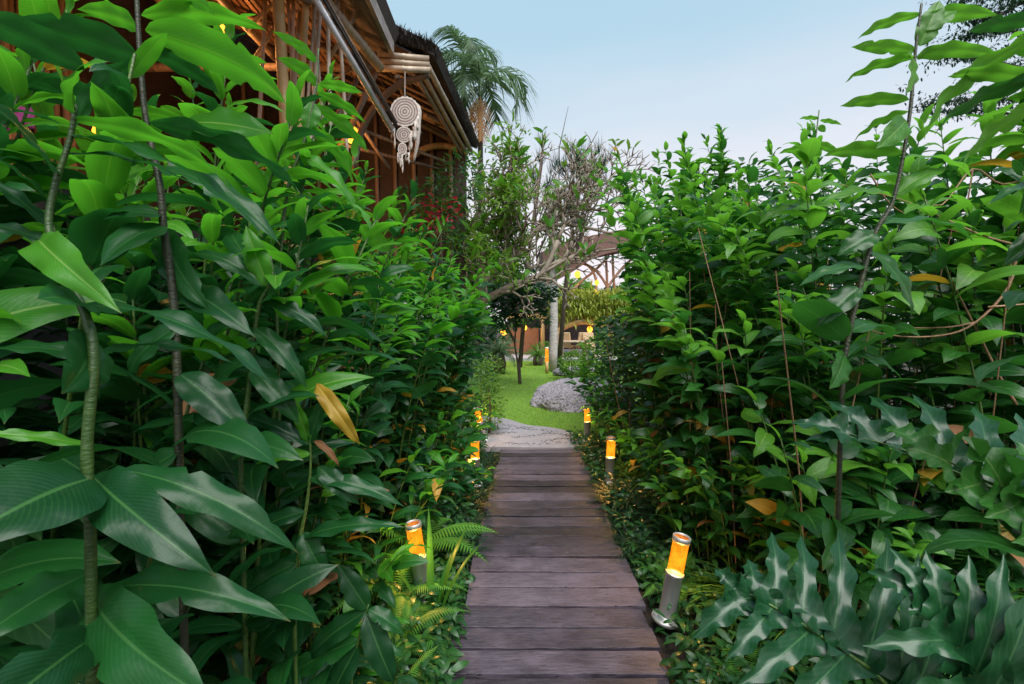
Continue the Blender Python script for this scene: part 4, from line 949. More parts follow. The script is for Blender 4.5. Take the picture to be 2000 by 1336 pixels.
# ================================================================ SHRUBS AND TREES
def blob_leaves(rg, c, r, n, L, shell=.5, bias=(0, 0)):
    out = []
    for i in range(n):
        while True:
            v = Vector((rg.uniform(-1, 1), rg.uniform(-1, 1), rg.uniform(-1, 1)))
            if shell < v.length < 1: break
        p = Vector(c) + Vector((v.x * r[0], v.y * r[1], v.z * r[2])); az = rg.uniform(0, 6.28)
        h = Vector((v.x + .6 * math.cos(az) + bias[0], v.y + .6 * math.sin(az) + bias[1], rg.uniform(-.4, .6) + .3 * v.z))
        out.append(frame(p, h, roll=rg.gauss(0, .7), s=rg.uniform(*L)))
    return out
def shrub(name, label, loc, blobs, mat, L, stems, cat='shrub', seed=0, T=None, r=.02, smat='bark_dk', group=None):
    rg = random.Random(seed); t = thing(name, label, cat, loc, 0, group); ms = []
    for (c, rr, n) in blobs: ms += blob_leaves(rg, c, rr, n, L)
    f = scatter('foliage' if cat == 'shrub' else 'crown', T or T_LEAF[0], ms, mat, t); f['kind'] = 'stuff' if False else 'thing'; del f['kind']
    for st in stems:
        P = smooth_pts([Vector(s) for s in st], 4); V, F = tube(P, [r * (1 - .6 * i / (len(P) - 1)) for i in range(len(P))], 7); obj('trunk' if cat != 'shrub' else 'stem', mesh_from('stem', V, F, M[smat]), t)
    return t
# small dark-leaved tree on the lawn
p = gr(1015, 748); shrub('small_tree', 'small dark-leaved tree with forked thin trunks on the lawn left of the pale palm trunk', p,
    [((-.05, 0, 1.95), (.62, .5, .38), 520), ((.3, .1, 2.2), (.6, .5, .32), 420), ((-.45, .2, 2.15), (.45, .4, .35), 300), ((-.3, 0, 1.5), (.3, .3, .18), 110), ((.42, 0, 1.6), (.3, .3, .2), 120)],
    M['mass_d'], (.14, .24), [[(0, 0, -.05), (-.05, 0, .5), (-.12, 0, 1.0), (-.05, 0, 1.7)], [(.02, 0, -.05), (.0, .02, .5), (.08, 0, 1.1), (.2, 0, 1.9)], [(-.12, 0, 1.0), (-.35, 0, 1.5), (-.45, .1, 1.9)]], 'tree', 3, r=.035)
# pale palm trunk (areca) in the middle
p = gr(1080, 724); t = thing('palm_tree', 'slim pale ringed palm trunk standing on the lawn, its head lost in vines', 'palm tree', p)
P = [Vector((-.02 * i / 10 + .03 * math.sin(i * .5), 0, i * .55)) for i in range(11)]; V, F = tube(P, [.13 - .003 * i for i in range(11)], 12); obj('trunk', mesh_from('trunk', V, F, M['bark_pale']), t)
rg = random.Random(2); ms = [frame(Vector((rg.gauss(0, .16), rg.gauss(0, .16), rg.uniform(2.9, 5.6))), Vector((rg.gauss(0, 1), rg.gauss(0, 1), -.8)), s=rg.uniform(.15, .3)) for i in range(420)]
tag(scatter('climbing_vine', T_LEAF[1], ms, M['mass_l'], t), kind='stuff')
# frangipani
def frangipani():
    rg = random.Random(52); base = gr(905, 760); base = Vector((-1.1, 9.0, -.05))
    t = thing('frangipani_tree', 'frangipani tree with bare grey forking branches and sparse leaf tufts over the lawn', 'tree', base)
    mb = MB(); tips = []
    def grow(p, d, L, r, lv):
        d = d.normalized(); mid = p + d * L * .5 + Vector((rg.gauss(0, .03), rg.gauss(0, .03), .02)) * L * 2; e = p + d * L + Vector((0, 0, .06 * L))
        mb.tube([p, mid, e], [r, r * .88, r * .8], 6, True)
        if lv == 0 or r < .0100: tips.append((e, d)); return
        k = 3 if rg.random() < .42 else 2; a0 = rg.uniform(0, 6.28)
        for i in range(k):
            a = a0 + i * 6.28 / k + rg.uniform(-.4, .4); o = d.orthogonal().normalized(); o = Quaternion(d, a) @ o
            nd = d * .8 + o * rg.uniform(.45, .8) + Vector((0, 0, .12)); grow(e, nd, L * rg.uniform(.72, .92), r * .76, lv - 1)
    def bough(pts, r0, lv):
        P = smooth_pts([at(*q) - base for q in pts], 4); n = len(P)
        mb.tube(P, [r0 * (1 - .45 * i / (n - 1)) for i in range(n)], 8, True)
        for i in range(3, n, 2):
            d = (P[min(i + 1, n - 1)] - P[i - 1]).normalized(); o = Quaternion(d, rg.uniform(0, 6.28)) @ d.orthogonal().normalized()
            grow(P[i], d * .5 + o * .95 + Vector((0, 0, .5)), .33, r0 * .42, lv)
        grow(P[-1], (P[-1] - P[-2]) + Vector((0, 0, -.01)), .32, r0 * .5, lv)
    mb.tube([Vector((0, 0, 0)), Vector((.05, 0, .9)), at(905, 610, 9.0) - base], [.16, .13, .12], 10)
    bough([(905, 610, 9.0), (958, 580, 9.0), (1005, 556, 9.0), (1058, 535, 8.9), (1090, 470, 8.9)], .085, 4)
    bough([(905, 610, 9.0), (935, 560, 9.1), (1000, 500, 9.2), (1060, 440, 9.2), (1110, 418, 9.2)], .08, 5)
    bough([(905, 610, 9.0), (900, 500, 9.2), (925, 430, 9.4), (960, 380, 9.4)], .07, 4)
    bough([(1060, 440, 9.2), (1120, 440, 9.0), (1190, 455, 8.8)], .045, 3)
    bough([(1110, 418, 9.2), (1150, 400, 9.3), (1195, 365, 9.3)], .045, 4)
    bough([(1060, 440, 9.2), (1100, 380, 9.0), (1150, 365, 8.9)], .05, 4)
    bough([(1000, 500, 9.2), (985, 430, 9.0), (1010, 360, 9.0)], .05, 4)
    bough([(1058, 535, 8.9), (1120, 500, 8.8), (1170, 490, 8.7)], .04, 3)
    mb.build('trunk', M['bark'], t, True)
    rg.shuffle(tips); c = 0
    for e, d in tips:
        pr = .9 if e.x + base.x < .2 else .3
        if c > 290: break
        if rg.random() > pr: continue
        for k in range(rg.choice((1, 2, 3))):
            a = rg.uniform(0, 6.28); h = Vector((math.cos(a), math.sin(a), .7)); obj('leaf', rg.choice(FL['frangi']), t, mat4=frame(e, h, roll=rg.gauss(0, .5), s=rg.uniform(.22, .36))); c += 1
    more = [frame(e, Vector((rg.gauss(0, .7), rg.gauss(0, .7), .5)), roll=rg.gauss(0, .5), s=rg.uniform(.16, .28)) for e, d in tips if rg.random() < (.85 if e.x + base.x < .1 else .08) for _ in range(2)]
    tag(scatter('leaves', T_LEAF[0], more, M['mass_l'], t), kind='stuff')
    # fine moss and air plants on the limbs
    ms = [frame(e + Vector((rg.gauss(0, .08), rg.gauss(0, .08), -.1)), Vector((rg.gauss(0, 1), rg.gauss(0, 1), rg.gauss(0, .8))), s=rg.uniform(.06, .15)) for e, d in tips for _ in range(5) if e.x + base.x < .35]
    tag(scatter('moss', T_OVAL, ms, M['mass_l'], t), kind='stuff')
    return len(tips)
print('frangipani tips', frangipani())
# palms
def palm_frond(L, nl, droop, mat, seed, lw=.035, ll=.5, start=.9):
    rg = random.Random(seed); V = []; F = []; U = []; y = z = 0; n = 26; P = []
    for i in range(n + 1):
        t = i / n; th = start - droop * t ** 1.3
        if i: y += math.cos(th) * L / n; z += math.sin(th) * L / n
        P.append(Vector((0, y, z)))
    VV, FF = tube(P, [.022 * (1 - .85 * i / n) for i in range(n + 1)], 5, False); V += [tuple(v) for v in VV]; F += FF; U += [(.5, .5)] * len(VV)
    for i in range(nl):
        t = .14 + .86 * i / nl; q = t * n; k = min(int(q), n - 1); p = P[k].lerp(P[k + 1], q - k); d = (P[k + 1] - P[k]).normalized()
        for s in (-1, 1):
            l2 = ll * L * math.sin(math.pi * min(1, t * .8 + .2)) ** .5 * rg.uniform(.85, 1.1); sd = Vector((s, 0, 0)) * rg.uniform(.6, 1) + d * (.5 + .5 * t) + Vector((0, 0, rg.uniform(-.1, .35)))
            sd.normalize(); b = len(V); c = p.copy(); w = lw * L * .5; up = sd.cross(d).normalized()
            for m_ in range(4):
                u = m_ / 3; ww = w * (1 - u ** 2) + .001; c2 = p + sd * l2 * u + Vector((0, 0, -l2 * .75 * u * u)); V += [tuple(c2 - d * ww), tuple(c2 + d * ww)]; U += [(u * .9, .2), (u * .9, .8)]
            for m_ in range(3): a = b + 2 * m_; F.append((a, a + 1, a + 3, a + 2))
    return mesh_from('frond', V, F, mat, U)
def palm(label, base, H, nf, L, lean=(0, 0), r=.14, seed=0, mat='palm', dry=2, cs=None):
    rg = random.Random(seed); t = thing('palm_tree', label, 'palm tree', base)
    P = [Vector((lean[0] * (i / 10) ** 1.4, lean[1] * (i / 10) ** 1.4, H * i / 10)) for i in range(11)]; V, F = tube(P, [r * (1 - .35 * i / 10) for i in range(11)], 10); obj('trunk', mesh_from('trunk', V, F, M['bark_dk']), t)
    top = P[-1]; V, F = tube([top, top + Vector((0, 0, L * .35))], [r * .75, r * .35], 8); obj('crownshaft', mesh_from('crownshaft', V, F, M['stem']), t)
    for i in range(nf):
        a = i * 2.4 + rg.uniform(-.3, .3); el = 1.35 - 1.25 * (i / nf); me = palm_frond(L * rg.uniform(.85, 1.1), 26, rg.uniform(1.7, 2.7), M[mat], i + seed, start=el)
        obj('frond', me, t, mat4=Matrix.Translation(top + Vector((0, 0, L * .3))) @ Matrix.Rotation(a, 4, 'Z'))
    for i in range(dry):
        me = palm_frond(L * .9, 34, .7, M['palm_dry'], i + seed + 50, start=-.9, lw=.03, ll=.28); o = obj('frond', me, t, mat4=Matrix.Translation(top + Vector((0, 0, L * .15))) @ Matrix.Rotation(rg.uniform(2.4, 4.2), 4, 'Z')); o['label'] = 'hanging dry brown frond'
    return t
q = at(938, 205, 16.5); palm('tall palm with drooping fronds and one dry brown frond behind the roof corner', (q.x, q.y, 0), q.z, 10, 2.3, seed=4)
q = at(905, 140, 17.5); palm('slightly higher second palm head behind the first, left above the roof', (q.x, q.y, 0), q.z, 7, 2.0, seed=9, dry=0)
# spiky dark trees behind the frangipani
def needle_tree(label, px_, top, d, wd, n, seed, name='casuarina_tree', dens=70):
    rg = random.Random(seed); q = at(px_, top, d); t = thing(name, label, 'tree', (q.x, q.y, -.05)); H = q.z + .1
    V, F = tube([(-.75, 0, 0), (-.45, 0, H * .5), (0, 0, H * .95)], [.08, .06, .03], 8); obj('trunk', mesh_from('trunk', V, F, M['bark_dk']), t)
    ms = []; mb = MB()
    for i in range(n):
        a = rg.uniform(0, 6.28); rr = wd * math.sqrt(rg.random()); z0 = H * rg.uniform(.5, .85); e = Vector((rr * math.cos(a), rr * math.sin(a), z0 + (H - z0) * rg.uniform(.4, 1.0) * (1 - .4 * rr / wd)))
        mb.tube([(-.2, 0, z0 * .9), e * .6 + Vector((0, 0, z0 * .38)), e], [.03, .018, .006], 5, False)
        for k in range(dens): ms.append(frame(e - Vector((e.x, e.y, (H - z0) * .4)) * (rg.random() * .5), Vector((rg.gauss(0, .5), rg.gauss(0, .5), 1.1)), s=rg.uniform(.3, .6), sx=.6))
    mb.build('branches', M['bark_dk'], t, True); tag(scatter('crown', blade_t(.05, 3, .8), ms, M['mass_d'], t), kind='stuff'); return t
needle_tree('dark spiky needle tree directly behind the frangipani crown', 1140, 275, 14, 1.0, 24, 5)
needle_tree('narrow dark needle tree left behind the frangipani crown', 1060, 270, 15, .6, 12, 6)
mb = MB(); P0 = at(1092, 290, 14); P1 = at(1110, 208, 14); mb.tube([(0, 0, -2), (0, 0, 0), P1 - P0], [.02, .018, .006], 5); tag(mb.build('antenna_mast', M['black'], None, True, P0), 'thin dark mast rising above the needle trees', 'mast')
# feathery tree top right
def feathery(label, seed, limbs, d):
    rg = random.Random(seed); P0 = at(2150, 260, d); t = thing('acacia_tree', label, 'tree', (P0.x, P0.y, -.05)); base = Vector((P0.x, P0.y, -.05)); ms = []
    V, F = tube([(0, 0, 0), (0, 0, P0.z), at(2120, 60, d) - base], [.2, .16, .1], 8); obj('trunk', mesh_from('trunk', V, F, M['bark_dk']), t)
    for pl in limbs:
        P = smooth_pts([at(x, y, d) - base for x, y in pl], 6); V, F = tube(P, [.05 * (1 - .85 * i / (len(P) - 1)) for i in range(len(P))], 6); obj('limb', mesh_from('limb', V, F, M['bark_dk']), t)
        for i in range(4, len(P)):
            for k in range(5):
                dr = Vector((rg.gauss(-.4, .8), rg.gauss(0, .5), rg.gauss(0, .35))); L = rg.uniform(.25, .6)
                for m_ in range(16):
                    ms.append(frame(P[i] + dr * L * m_ / 16 + Vector((rg.gauss(0, .02), rg.gauss(0, .02), rg.gauss(0, .02))), Vector((rg.gauss(0, .5), rg.gauss(0, .5), rg.gauss(-.2, .6))), s=rg.uniform(.04, .085)))
    tag(scatter('crown', T_OVAL, ms, M['mass_d'], t), kind='stuff')
feathery('fine-leaved feathery tree reaching in at the upper right corner', 3, [[(2150, 60), (2040, 20), (1960, -10), (1880, 0)], [(2150, 140), (2050, 80), (1960, 60), (1880, 75)], [(2150, 200), (2050, 150), (1940, 120), (1850, 110)],
    [(2150, 260), (2020, 200), (1900, 195), (1800, 205)], [(2150, 300), (2050, 250), (1960, 220), (1860, 215)], [(2100, -40), (2020, -10), (1950, 30), (1900, 40)]], 8)

# cycads / tree ferns left of the lawn
def cycad(label, px_, py_, H, L, seed, n=22, mat='palm'):
    rg = random.Random(seed); p = gr(px_, py_); t = thing('cycad', label, 'cycad', p)
    V, F = tube([(0, 0, -.05), (.02, 0, H * .5), (0, 0, H)], [.17, .19, .15], 12); obj('trunk', mesh_from('trunk', V, F, M['bark_dk']), t)
    for i in range(n):
        me = palm_frond(L * rg.uniform(.8, 1.1), 30, rg.uniform(.9, 1.6), M[mat], i + seed, lw=.02, ll=.22, start=1.35 - 1.3 * i / n); obj('frond', me, t, mat4=Matrix.Translation((0, 0, H)) @ Matrix.Rotation(i * 2.4, 4, 'Z'))
cycad('squat dark cycad at the left lawn edge beside the small tree', 975, 728, .55, .75, 2)
cycad('feathery green cycad behind the pale palm trunk foot', 1050, 712, .3, .6, 7, 18, 'mass_l')
cycad('fern-like cycad leaning over the far lawn corner at left', 962, 700, 1.3, .9, 12, 16, 'mass_l')
for px_, py_, lb, bl, mt, L, sd in (
    (955, 845, 'small-leaved yellow-green shrub above the far tilted bollard', [((-.05, 0, .35), (.28, .3, .34), 700), ((.0, .3, .75), (.22, .3, .3), 420)], 'mass_l', (.04, .07), 1),
    (938, 800, 'low dark shrub at the left of the concrete path', [((-.1, 0, .5), (.4, .5, .55), 800)], 'mass', (.07, .12), 2),
    (1065, 708, 'low leafy shrub at the foot of the pale trunk', [((0, 0, .4), (.5, .4, .4), 500)], 'mass_l', (.08, .16), 3),
    (1115, 742, 'bushy fern-like shrub on the far side of the boulder', [((.1, .2, .35), (.35, .4, .4), 600)], 'mass_l', (.08, .18), 4),
    (955, 716, 'tall leafy shrub at the far left edge of the lawn behind the cycads', [((0, 0, 1.0), (.7, .5, .9), 900)], 'mass', (.12, .24), 15),
    (915, 725, 'dark broad shrub at the left lawn edge under the frangipani bough', [((0, 0, 1.1), (.8, .6, 1.1), 1000)], 'mass_d', (.14, .26), 16),
    (1175, 740, 'broad-leaved shrub right of the boulder', [((.1, .2, .6), (.6, .5, .6), 600)], 'mass_l', (.15, .28), 5)):
    shrub('garden_shrub', lb, gr(px_, py_), bl, M[mt], L, [[(0, 0, -.05), (.02, 0, .3), (0, 0, .6)]], seed=sd, T=T_OVAL if L[1] < .1 else T_LEAF[0], group='shrubs round the lawn')
# red-flowered creeper by the house corner
q = at(860, 430, 7.2); shrub('flowering_shrub', 'tall shrub with small crimson leaves at the house corner below the roof tip', (q.x, q.y, -.05), [((0, 0, 3.3), (.3, .3, .3), 80), ((-.35, 0, 2.9), (.3, .3, .3), 50)], M['red_leaf'], (.07, .13), [[(0, 0, 0), (.05, 0, 1.6), (0, 0, 3.1)]], seed=6, T=T_OVAL)
q = at(840, 400, 7.6); shrub('garden_shrub', 'thin twiggy shrub climbing beside the crimson shrub at the house corner', (q.x, q.y, -.05), [((0, 0, 3.2), (.6, .5, .8), 900), ((.5, 0, 3.9), (.4, .4, .5), 320), ((-.6, 0, 2.6), (.6, .4, .6), 500)], M['mass'], (.07, .15), [[(0, 0, 0), (.1, 0, 1.6), (.2, 0, 3.4)], [(0, 0, 0), (-.3, 0, 1.6), (-.5, 0, 3.0)]], seed=8, group='shrubs round the lawn')
# far background trees
def far_tree(label, px_, d, H, wd, mt, seed):
    rg = random.Random(seed); q = at(px_, 640, d); bl = []
    for i in range(9): bl.append(((rg.gauss(0, wd * .35), rg.gauss(0, wd * .3), H * rg.uniform(.45, .88)), (wd * rg.uniform(.3, .5),) * 2 + (H * .14,), 260))
    shrub('background_tree', label, (q.x, q.y, -.05), bl, M[mt], (.25, .5), [[(0, 0, 0), (.1, 0, H * .4), (0, 0, H * .75)]], 'tree', seed, r=.16, group='trees beyond the garden')
for a in ((940, 22, 5.6, 2.0, 'mass', 1, 'dense green tree beyond the lawn, left behind the frangipani'), (1010, 26, 5.2, 2.2, 'mass_d', 2, 'dark tree beyond the lawn between the frangipani boughs'), (1130, 34, 4.8, 2.6, 'mass_l', 3, 'light green tree seen under the pavilion roof'),
          (1190, 36, 4.6, 2.5, 'mass_d', 4, 'dark distant tree seen right under the pavilion roof'), (860, 24, 6.2, 2.4, 'mass_d', 5, 'dark tree behind the house corner'), (1270, 30, 6, 2.8, 'mass', 6, 'tree behind the right bank beside the pavilion'), (1400, 26, 6, 2.8, 'mass', 7, 'tree hidden behind the middle of the right bank')):
    far_tree(a[6], a[0], a[1], a[2], a[3], a[4], a[5])

# ================================================================ BAMBOO HOUSE (left)
def bam(a, b, r, mat, parent, name='pole', nodes=.38, n=10, rs=0):
    """A bamboo pole with node rings."""
    a = Vector(a); b = Vector(b); L = (b - a).length; k = max(2, int(L / nodes)); P = []; rad = []
    rg2 = random.Random(int(abs(a.x * 131 + b.z * 17 + a.y * 71) * 100) + rs); bend = Vector((rg2.uniform(-1, 1), rg2.uniform(-1, 1), rg2.uniform(-1, 1))) * L * .006
    for i in range(k + 1):
        t = i / k; p = a.lerp(b, t) + bend * math.sin(math.pi * t); dd = (b - a).normalized() * .012
        if i == 0: P.append(p); rad.append(r)
        elif i == k: P.append(p); rad.append(r * .92)
        else: P += [p - dd * 1.4, p, p + dd * 1.4]; q = r * (1 - .08 * t); rad += [q, q * 1.12, q * .97]
    V, F = tube(P, rad, n); return obj(name, mesh_from(name, V, F, M[mat]), parent)
H = thing('bamboo_house', 'open bamboo house with thatched stepped roof rising behind the left bank', 'house', (-1.5, 5.8, 0))
hb = Vector((-1.5, 5.8, 0))
def hp(x, y, z): return Vector((x, y, z)) - hb
# main roof: eave at x=-1.5 from y=1 to 5.8, rising left to ridge; soffit boards
ez = 4.92
def slab(c4, th, name, mat, parent):
    V = [Vector(c) for c in c4]; nrm = (V[1] - V[0]).cross(V[3] - V[0]).normalized(); V2 = [v + nrm * th for v in V]
    return obj(name, mesh_from(name, V + V2, [(3, 2, 1, 0), (4, 5, 6, 7), (0, 1, 5, 4), (1, 2, 6, 5), (2, 3, 7, 6), (3, 0, 4, 7)], M[mat], smooth=False), parent)
roof = slab([hp(-1.58, .5, ez + .06), hp(-1.58, 5.95, ez + .06), hp(-7.5, 5.95, ez + 2.9), hp(-7.5, .5, ez + 2.9)], .0, 'roof', 'thatch', H) if False else None
roof = slab([hp(-1.50, .5, ez + .05), hp(-1.50, 5.9, ez + .05), hp(-7.5, 5.9, ez + 3.05), hp(-7.5, .5, ez + 3.05)][::-1], -.18, 'roof', 'thatch', H)
# soffit boards running along the eave, weathered, between fascia and the outer beam
yb = .6; i = 0; rg = random.Random(6)
while yb < 5.82:
    w_ = .42; x0, x1 = -1.56, -2.25
    slab([hp(x0, yb, ez - .02), hp(x0, yb + w_ - .012, ez - .02), hp(x1, yb + w_ - .012, ez + .30), hp(x1, yb, ez + .30)], .022 + rg.uniform(0, .008), 'soffit_board', 'board', roof); yb += w_
fa = MB(); fa.box(hp(-1.50, 3.2, ez - .005), (.05, 5.3, .16)); fa.build('fascia', M['fascia'], H)
# outer big bamboo beam from (630,0) to (740,130)
A_ = at(742, 132, 5.62); B_ = at(635, 0, 4.55); dv = (B_ - A_)
bam(A_ - hb, A_ + dv * 3 - hb, .062, 'bamboo', H, 'beam'); bam(A_ - hb + Vector((-.16, .0, .05)), A_ + dv * 3 - hb + Vector((-.16, 0, .05)), .05, 'bamboo_dk', H, 'beam')
# cross beams at the step (740..840, 105..135)
for k, (y0, y1) in enumerate(((108, 112), (121, 124), (134, 134))):
    a = at(737 - k, y0 - 1, 5.75); b = at(838 + k, y1 + 3, 5.9); bam(a - hb, b - hb, .040, 'bamboo', H, 'beam', nodes=.3)
bam(at(737, 134, 5.8) - hb + Vector((-3.6, 0, .0)), at(738, 134, 5.8) - hb, .05, 'bamboo_dk', H, 'beam')
# wing roof: eave from (840,130) to (920,290)
E0 = at(838, 128, 5.95); E1 = at(922, 292, 8.85)
ed = E1 - E0
rw = slab([E0 - hb + Vector((.07, -.05, .10)), E1 - hb + Vector((.07, .25, .10)), E1 - hb + Vector((-4.9, .25, 2.56)), E0 - hb + Vector((-4.9, -.05, 2.56))][::-1], -.13, 'roof', 'thatch', H)
# ragged thatch at the eave tops
rg = random.Random(31); ms = []
for i in range(2600):
    f = rg.random(); p_ = E0.lerp(E1, f) - hb + Vector((.05 - rg.random() ** 2 * .8, 0, 0)); p_.z = (E0.z + .18) + ( -(p_.x - (E0 - hb).x)) * .5 + rg.uniform(-.02, .06)
    ms.append(frame(p_, Vector((1, rg.gauss(0, .4), -.45 + rg.gauss(0, .25))), s=rg.uniform(.07, .16)))
for i in range(1400):
    p_ = E0 - hb + Vector((rg.uniform(-.62, .1), rg.uniform(-.12, .2), 0)); p_.z = E0.z + .15 - (p_.x - (E0 - hb).x) * .35 + rg.uniform(-.03, .09)
    ms.append(frame(p_, Vector((rg.gauss(0, .6), -1, -.3 + rg.gauss(0, .3))), s=rg.uniform(.06, .14)))
tag(scatter('thatch_edge', blade_t(.12, 2, .6), ms, M['thatch'], H), kind='stuff')
for k in range(3):
    off = Vector((-.02 - .085 * k, 0, -.02 - .05 * k)); bam(E0 - hb + off + Vector((0, -.05, 0)), E1 - hb + off, .036 if k else .042, 'bamboo' if k < 2 else 'bamboo_dk', H, 'beam', nodes=.45)
# wing rafters rising from the eave, with battens
rg = random.Random(77)
for i in range(11):
    p0 = E0.lerp(E1, i / 10.0) - hb + Vector((-.12, 0, -.05)); p1 = p0 + Vector((-4.1, 0, 2.0)); bam(p0, p1, .026, 'bamboo_dk', H, 'rafter', nodes=.5, n=8)
for j in range(12):
    f = .25 + j * .33; a = E0 - hb + Vector((-f, -.02, .02 + f * .49)); b = E1 - hb + Vector((-f, .1, .02 + f * .49)); bam(a, b, .016, 'bamboo_dk', H, 'batten', nodes=.6, n=6)
# underside lining of wing roof
slab([E0 - hb + Vector((-.1, 0, .09)), E1 - hb + Vector((-.1, .2, .09)), E1 - hb + Vector((-4.4, .2, 2.2)), E0 - hb + Vector((-4.4, 0, 2.2))][::-1], -.02, 'lining', 'darkwood', H)
# gable arch and diagonal braces under the wing
arch = [at(*p) for p in ((690, 330, 6.2), (705, 260, 6.2), (735, 205, 6.1), (780, 165, 6.0), (838, 145, 5.95))]
P = smooth_pts([a - hb for a in arch], 5); V, F = tube(P, .045, 10); obj('arch_brace', mesh_from('arch_brace', V, F, M['bamboo_dk']), H)
arch = [at(*p) for p in ((800, 310, 8.6), (830, 290, 8.6), (870, 285, 8.7), (915, 298, 8.8))]
P = smooth_pts([a - hb for a in arch], 5); V, F = tube(P, .06, 10); obj('arch_brace', mesh_from('arch_brace', V, F, M['bamboo']), H)
for a, b, r in (((775, 150, 6.0), (820, 260, 7.0), .04), ((660, 300, 6.2), (735, 140, 5.8), .04), ((600, 330, 5.6), (700, 150, 5.8), .035), ((830, 225, 7.2), (918, 262, 8.6), .04), ((700, 180, 6.4), (910, 285, 8.8), .035), ((640, 230, 6.4), (880, 320, 8.8), .03), ((640, 150, 6.2), (760, 330, 7.5), .03), ((660, 280, 7), (860, 330, 8.8), .03), ((600, 200, 6.2), (700, 120, 5.6), .03)):
    bam(at(*a) - hb, at(*b) - hb, r, 'bamboo_dk', H, 'brace', nodes=.5)
# main posts and slender canes
bam(at(540, -60, 4.3) - hb, at(565, 330, 4.3) - hb + Vector((.05, 0, -1.9)), .052, 'bamboo_gold', H, 'post')
for (x0, x1, dd, r) in ((600, 578, 4.5, .035), (574, 566, 4.6, .02), (630, 600, 4.5, .02), (640, 650, 4.5, .02), (655, 680, 4.7, .02), (520, 500, 4.8, .02), (590, 560, 4.9, .025), (612, 610, 5, .02), (622, 592, 4.5, .018), (605, 640, 4.6, .018), (560, 590, 4.6, .018)):
    bam(at(x0, -40, dd) - hb, at(x1, 340, dd) - hb, r, 'bamboo' if r < .03 else 'bamboo_gold', H, 'post', nodes=.3, n=8)
for (a, b) in (((480, 60), (560, -20)), ((500, 110), (545, 40)), ((560, 350), (600, 260)), ((640, 120), (700, 20))): bam(at(a[0], a[1], 5) - hb, at(b[0], b[1], 5) - hb, .022, 'bamboo', H, 'brace')
# ceiling slats of the main room, warm light above shows between them
mb_parent = H
cz = 4.55
cnt = 0
for i in range(46):
    x = -2.05 - i * .105
    mb = MB(); mb.box(hp(x, 3.0, cz + .2 + i * .042), (.072, 6.4, .018), Matrix.Rotation(.4, 3, 'Y')); mb.build('ceiling_slat', M['slat'], H); cnt += 1
for yb in (1.0, 1.9, 2.8, 3.7, 4.6, 5.5): bam(hp(-1.95, yb, cz + .08), hp(-7, yb, cz + 2.1), .04, 'bamboo_dk', H, 'rafter')
for xx in (-3.0, -4.2, -5.4): bam(hp(xx, .2, cz - .1 + (-xx - 2) * .4), hp(xx, 6.2, cz - .1 + (-xx - 2) * .4), .05, 'bamboo_dk', H, 'beam')
# back wall of upright canes, upper floor and its rail
rg = random.Random(13)
for i in range(50):
    yy = .3 + i * .115; bam(hp(-5.6 + rg.uniform(-.03, .03), yy, 2.0), hp(-5.6 + rg.uniform(-.03, .03), yy, 6.2), rg.uniform(.035, .05), rg.choice(('bamboo_dk', 'bamboo_dk', 'bamboo_dk', 'slat')), H, 'wall_cane', nodes=.6, n=7)
for i in range(13):
    xx = -5.5 + i * .36; bam(hp(xx, 8.9, 2.0), hp(xx, 8.9, 4.8 + (-xx - .8) * .45), .045, 'bamboo_dk', H, 'wall_cane', nodes=.6, n=7)
slab([hp(-5.7, -.5, 1.9), hp(-5.7, 10, 1.9), hp(-5.7, 10, 7.15), hp(-5.7, -.5, 7.15)], .05, 'back_wall', 'darkwood', H)
slab([hp(-5.7, 9.0, 1.9), hp(-.90, 9.0, 1.9), hp(-.90, 9.0, 4.97), hp(-5.7, 9.0, 7.35)], .05, 'end_wall', 'darkwood', H)
mb = MB(); mb.box(hp(-3.85, 4.8, 2.02), (3.9, 9.4, .14)); mb.build('upper_floor', M['darkwood'], H)
mb = MB(); mb.box(hp(-2.6, 4.0, .95), (.12, 8.4, 2.0)); mb.build('lower_wall', M['lilac'], H)
# warm lamps
def lantern(q, r, label, e=14):
    t = thing('pendant_lantern', label, 'lantern', q, 0, 'glowing lanterns in the bamboo house')
    V, F = lathe([(r * .3, -r * 1.1), (r * .85, -r * .6), (r, 0), (r * .85, r * .6), (r * .3, r * 1.1)], 14); MB().add(V, F).build('shade', M['lantern'], t, True)
    mb = MB(); mb.tube([(0, 0, r * 1.1), (0, 0, 1.1)], .005, 5); mb.build('cord', M['black'], t)
    l = bpy.data.lights.new('lantern_light', 'POINT'); l.energy = e; l.color = (1, .42, .12); l.shadow_soft_size = .1; lo = bpy.data.objects.new('lantern_light', l); COL.objects.link(lo); lo.location = q + Vector((0, 0, -r * 1.5 - .12)); lo['kind'] = 'helper'
lantern(at(686, 262, 6.6), .11, 'round glowing lantern left of the small woven hanging')
lantern(at(590, 302, 6.0), .15, 'large glowing lantern behind the slender bamboo posts', 22)
lantern(at(210, 262, 4.6), .12, 'glowing lantern in the room behind the top left leaves', 22)
lantern(at(440, 60, 5.2), .06, 'glowing lantern high under the slatted ceiling', 26)
lantern(at(900, 300, 11.5), .13, 'glowing lantern deep inside the house wing', 8)
# uplight glow between ceiling slats: warm strip lamps above
for (x, yy) in ((-3.0, 2.2), (-3.4, 4.4), (-4.6, 3.2)):
    l = bpy.data.lights.new('ceiling_light', 'POINT'); l.energy = 11; l.color = (1, .46, .16); l.shadow_soft_size = .05; lo = bpy.data.objects.new('ceiling_light', l); COL.objects.link(lo); lo.location = (x, yy, cz + .55 + (-x - 2) * .42)
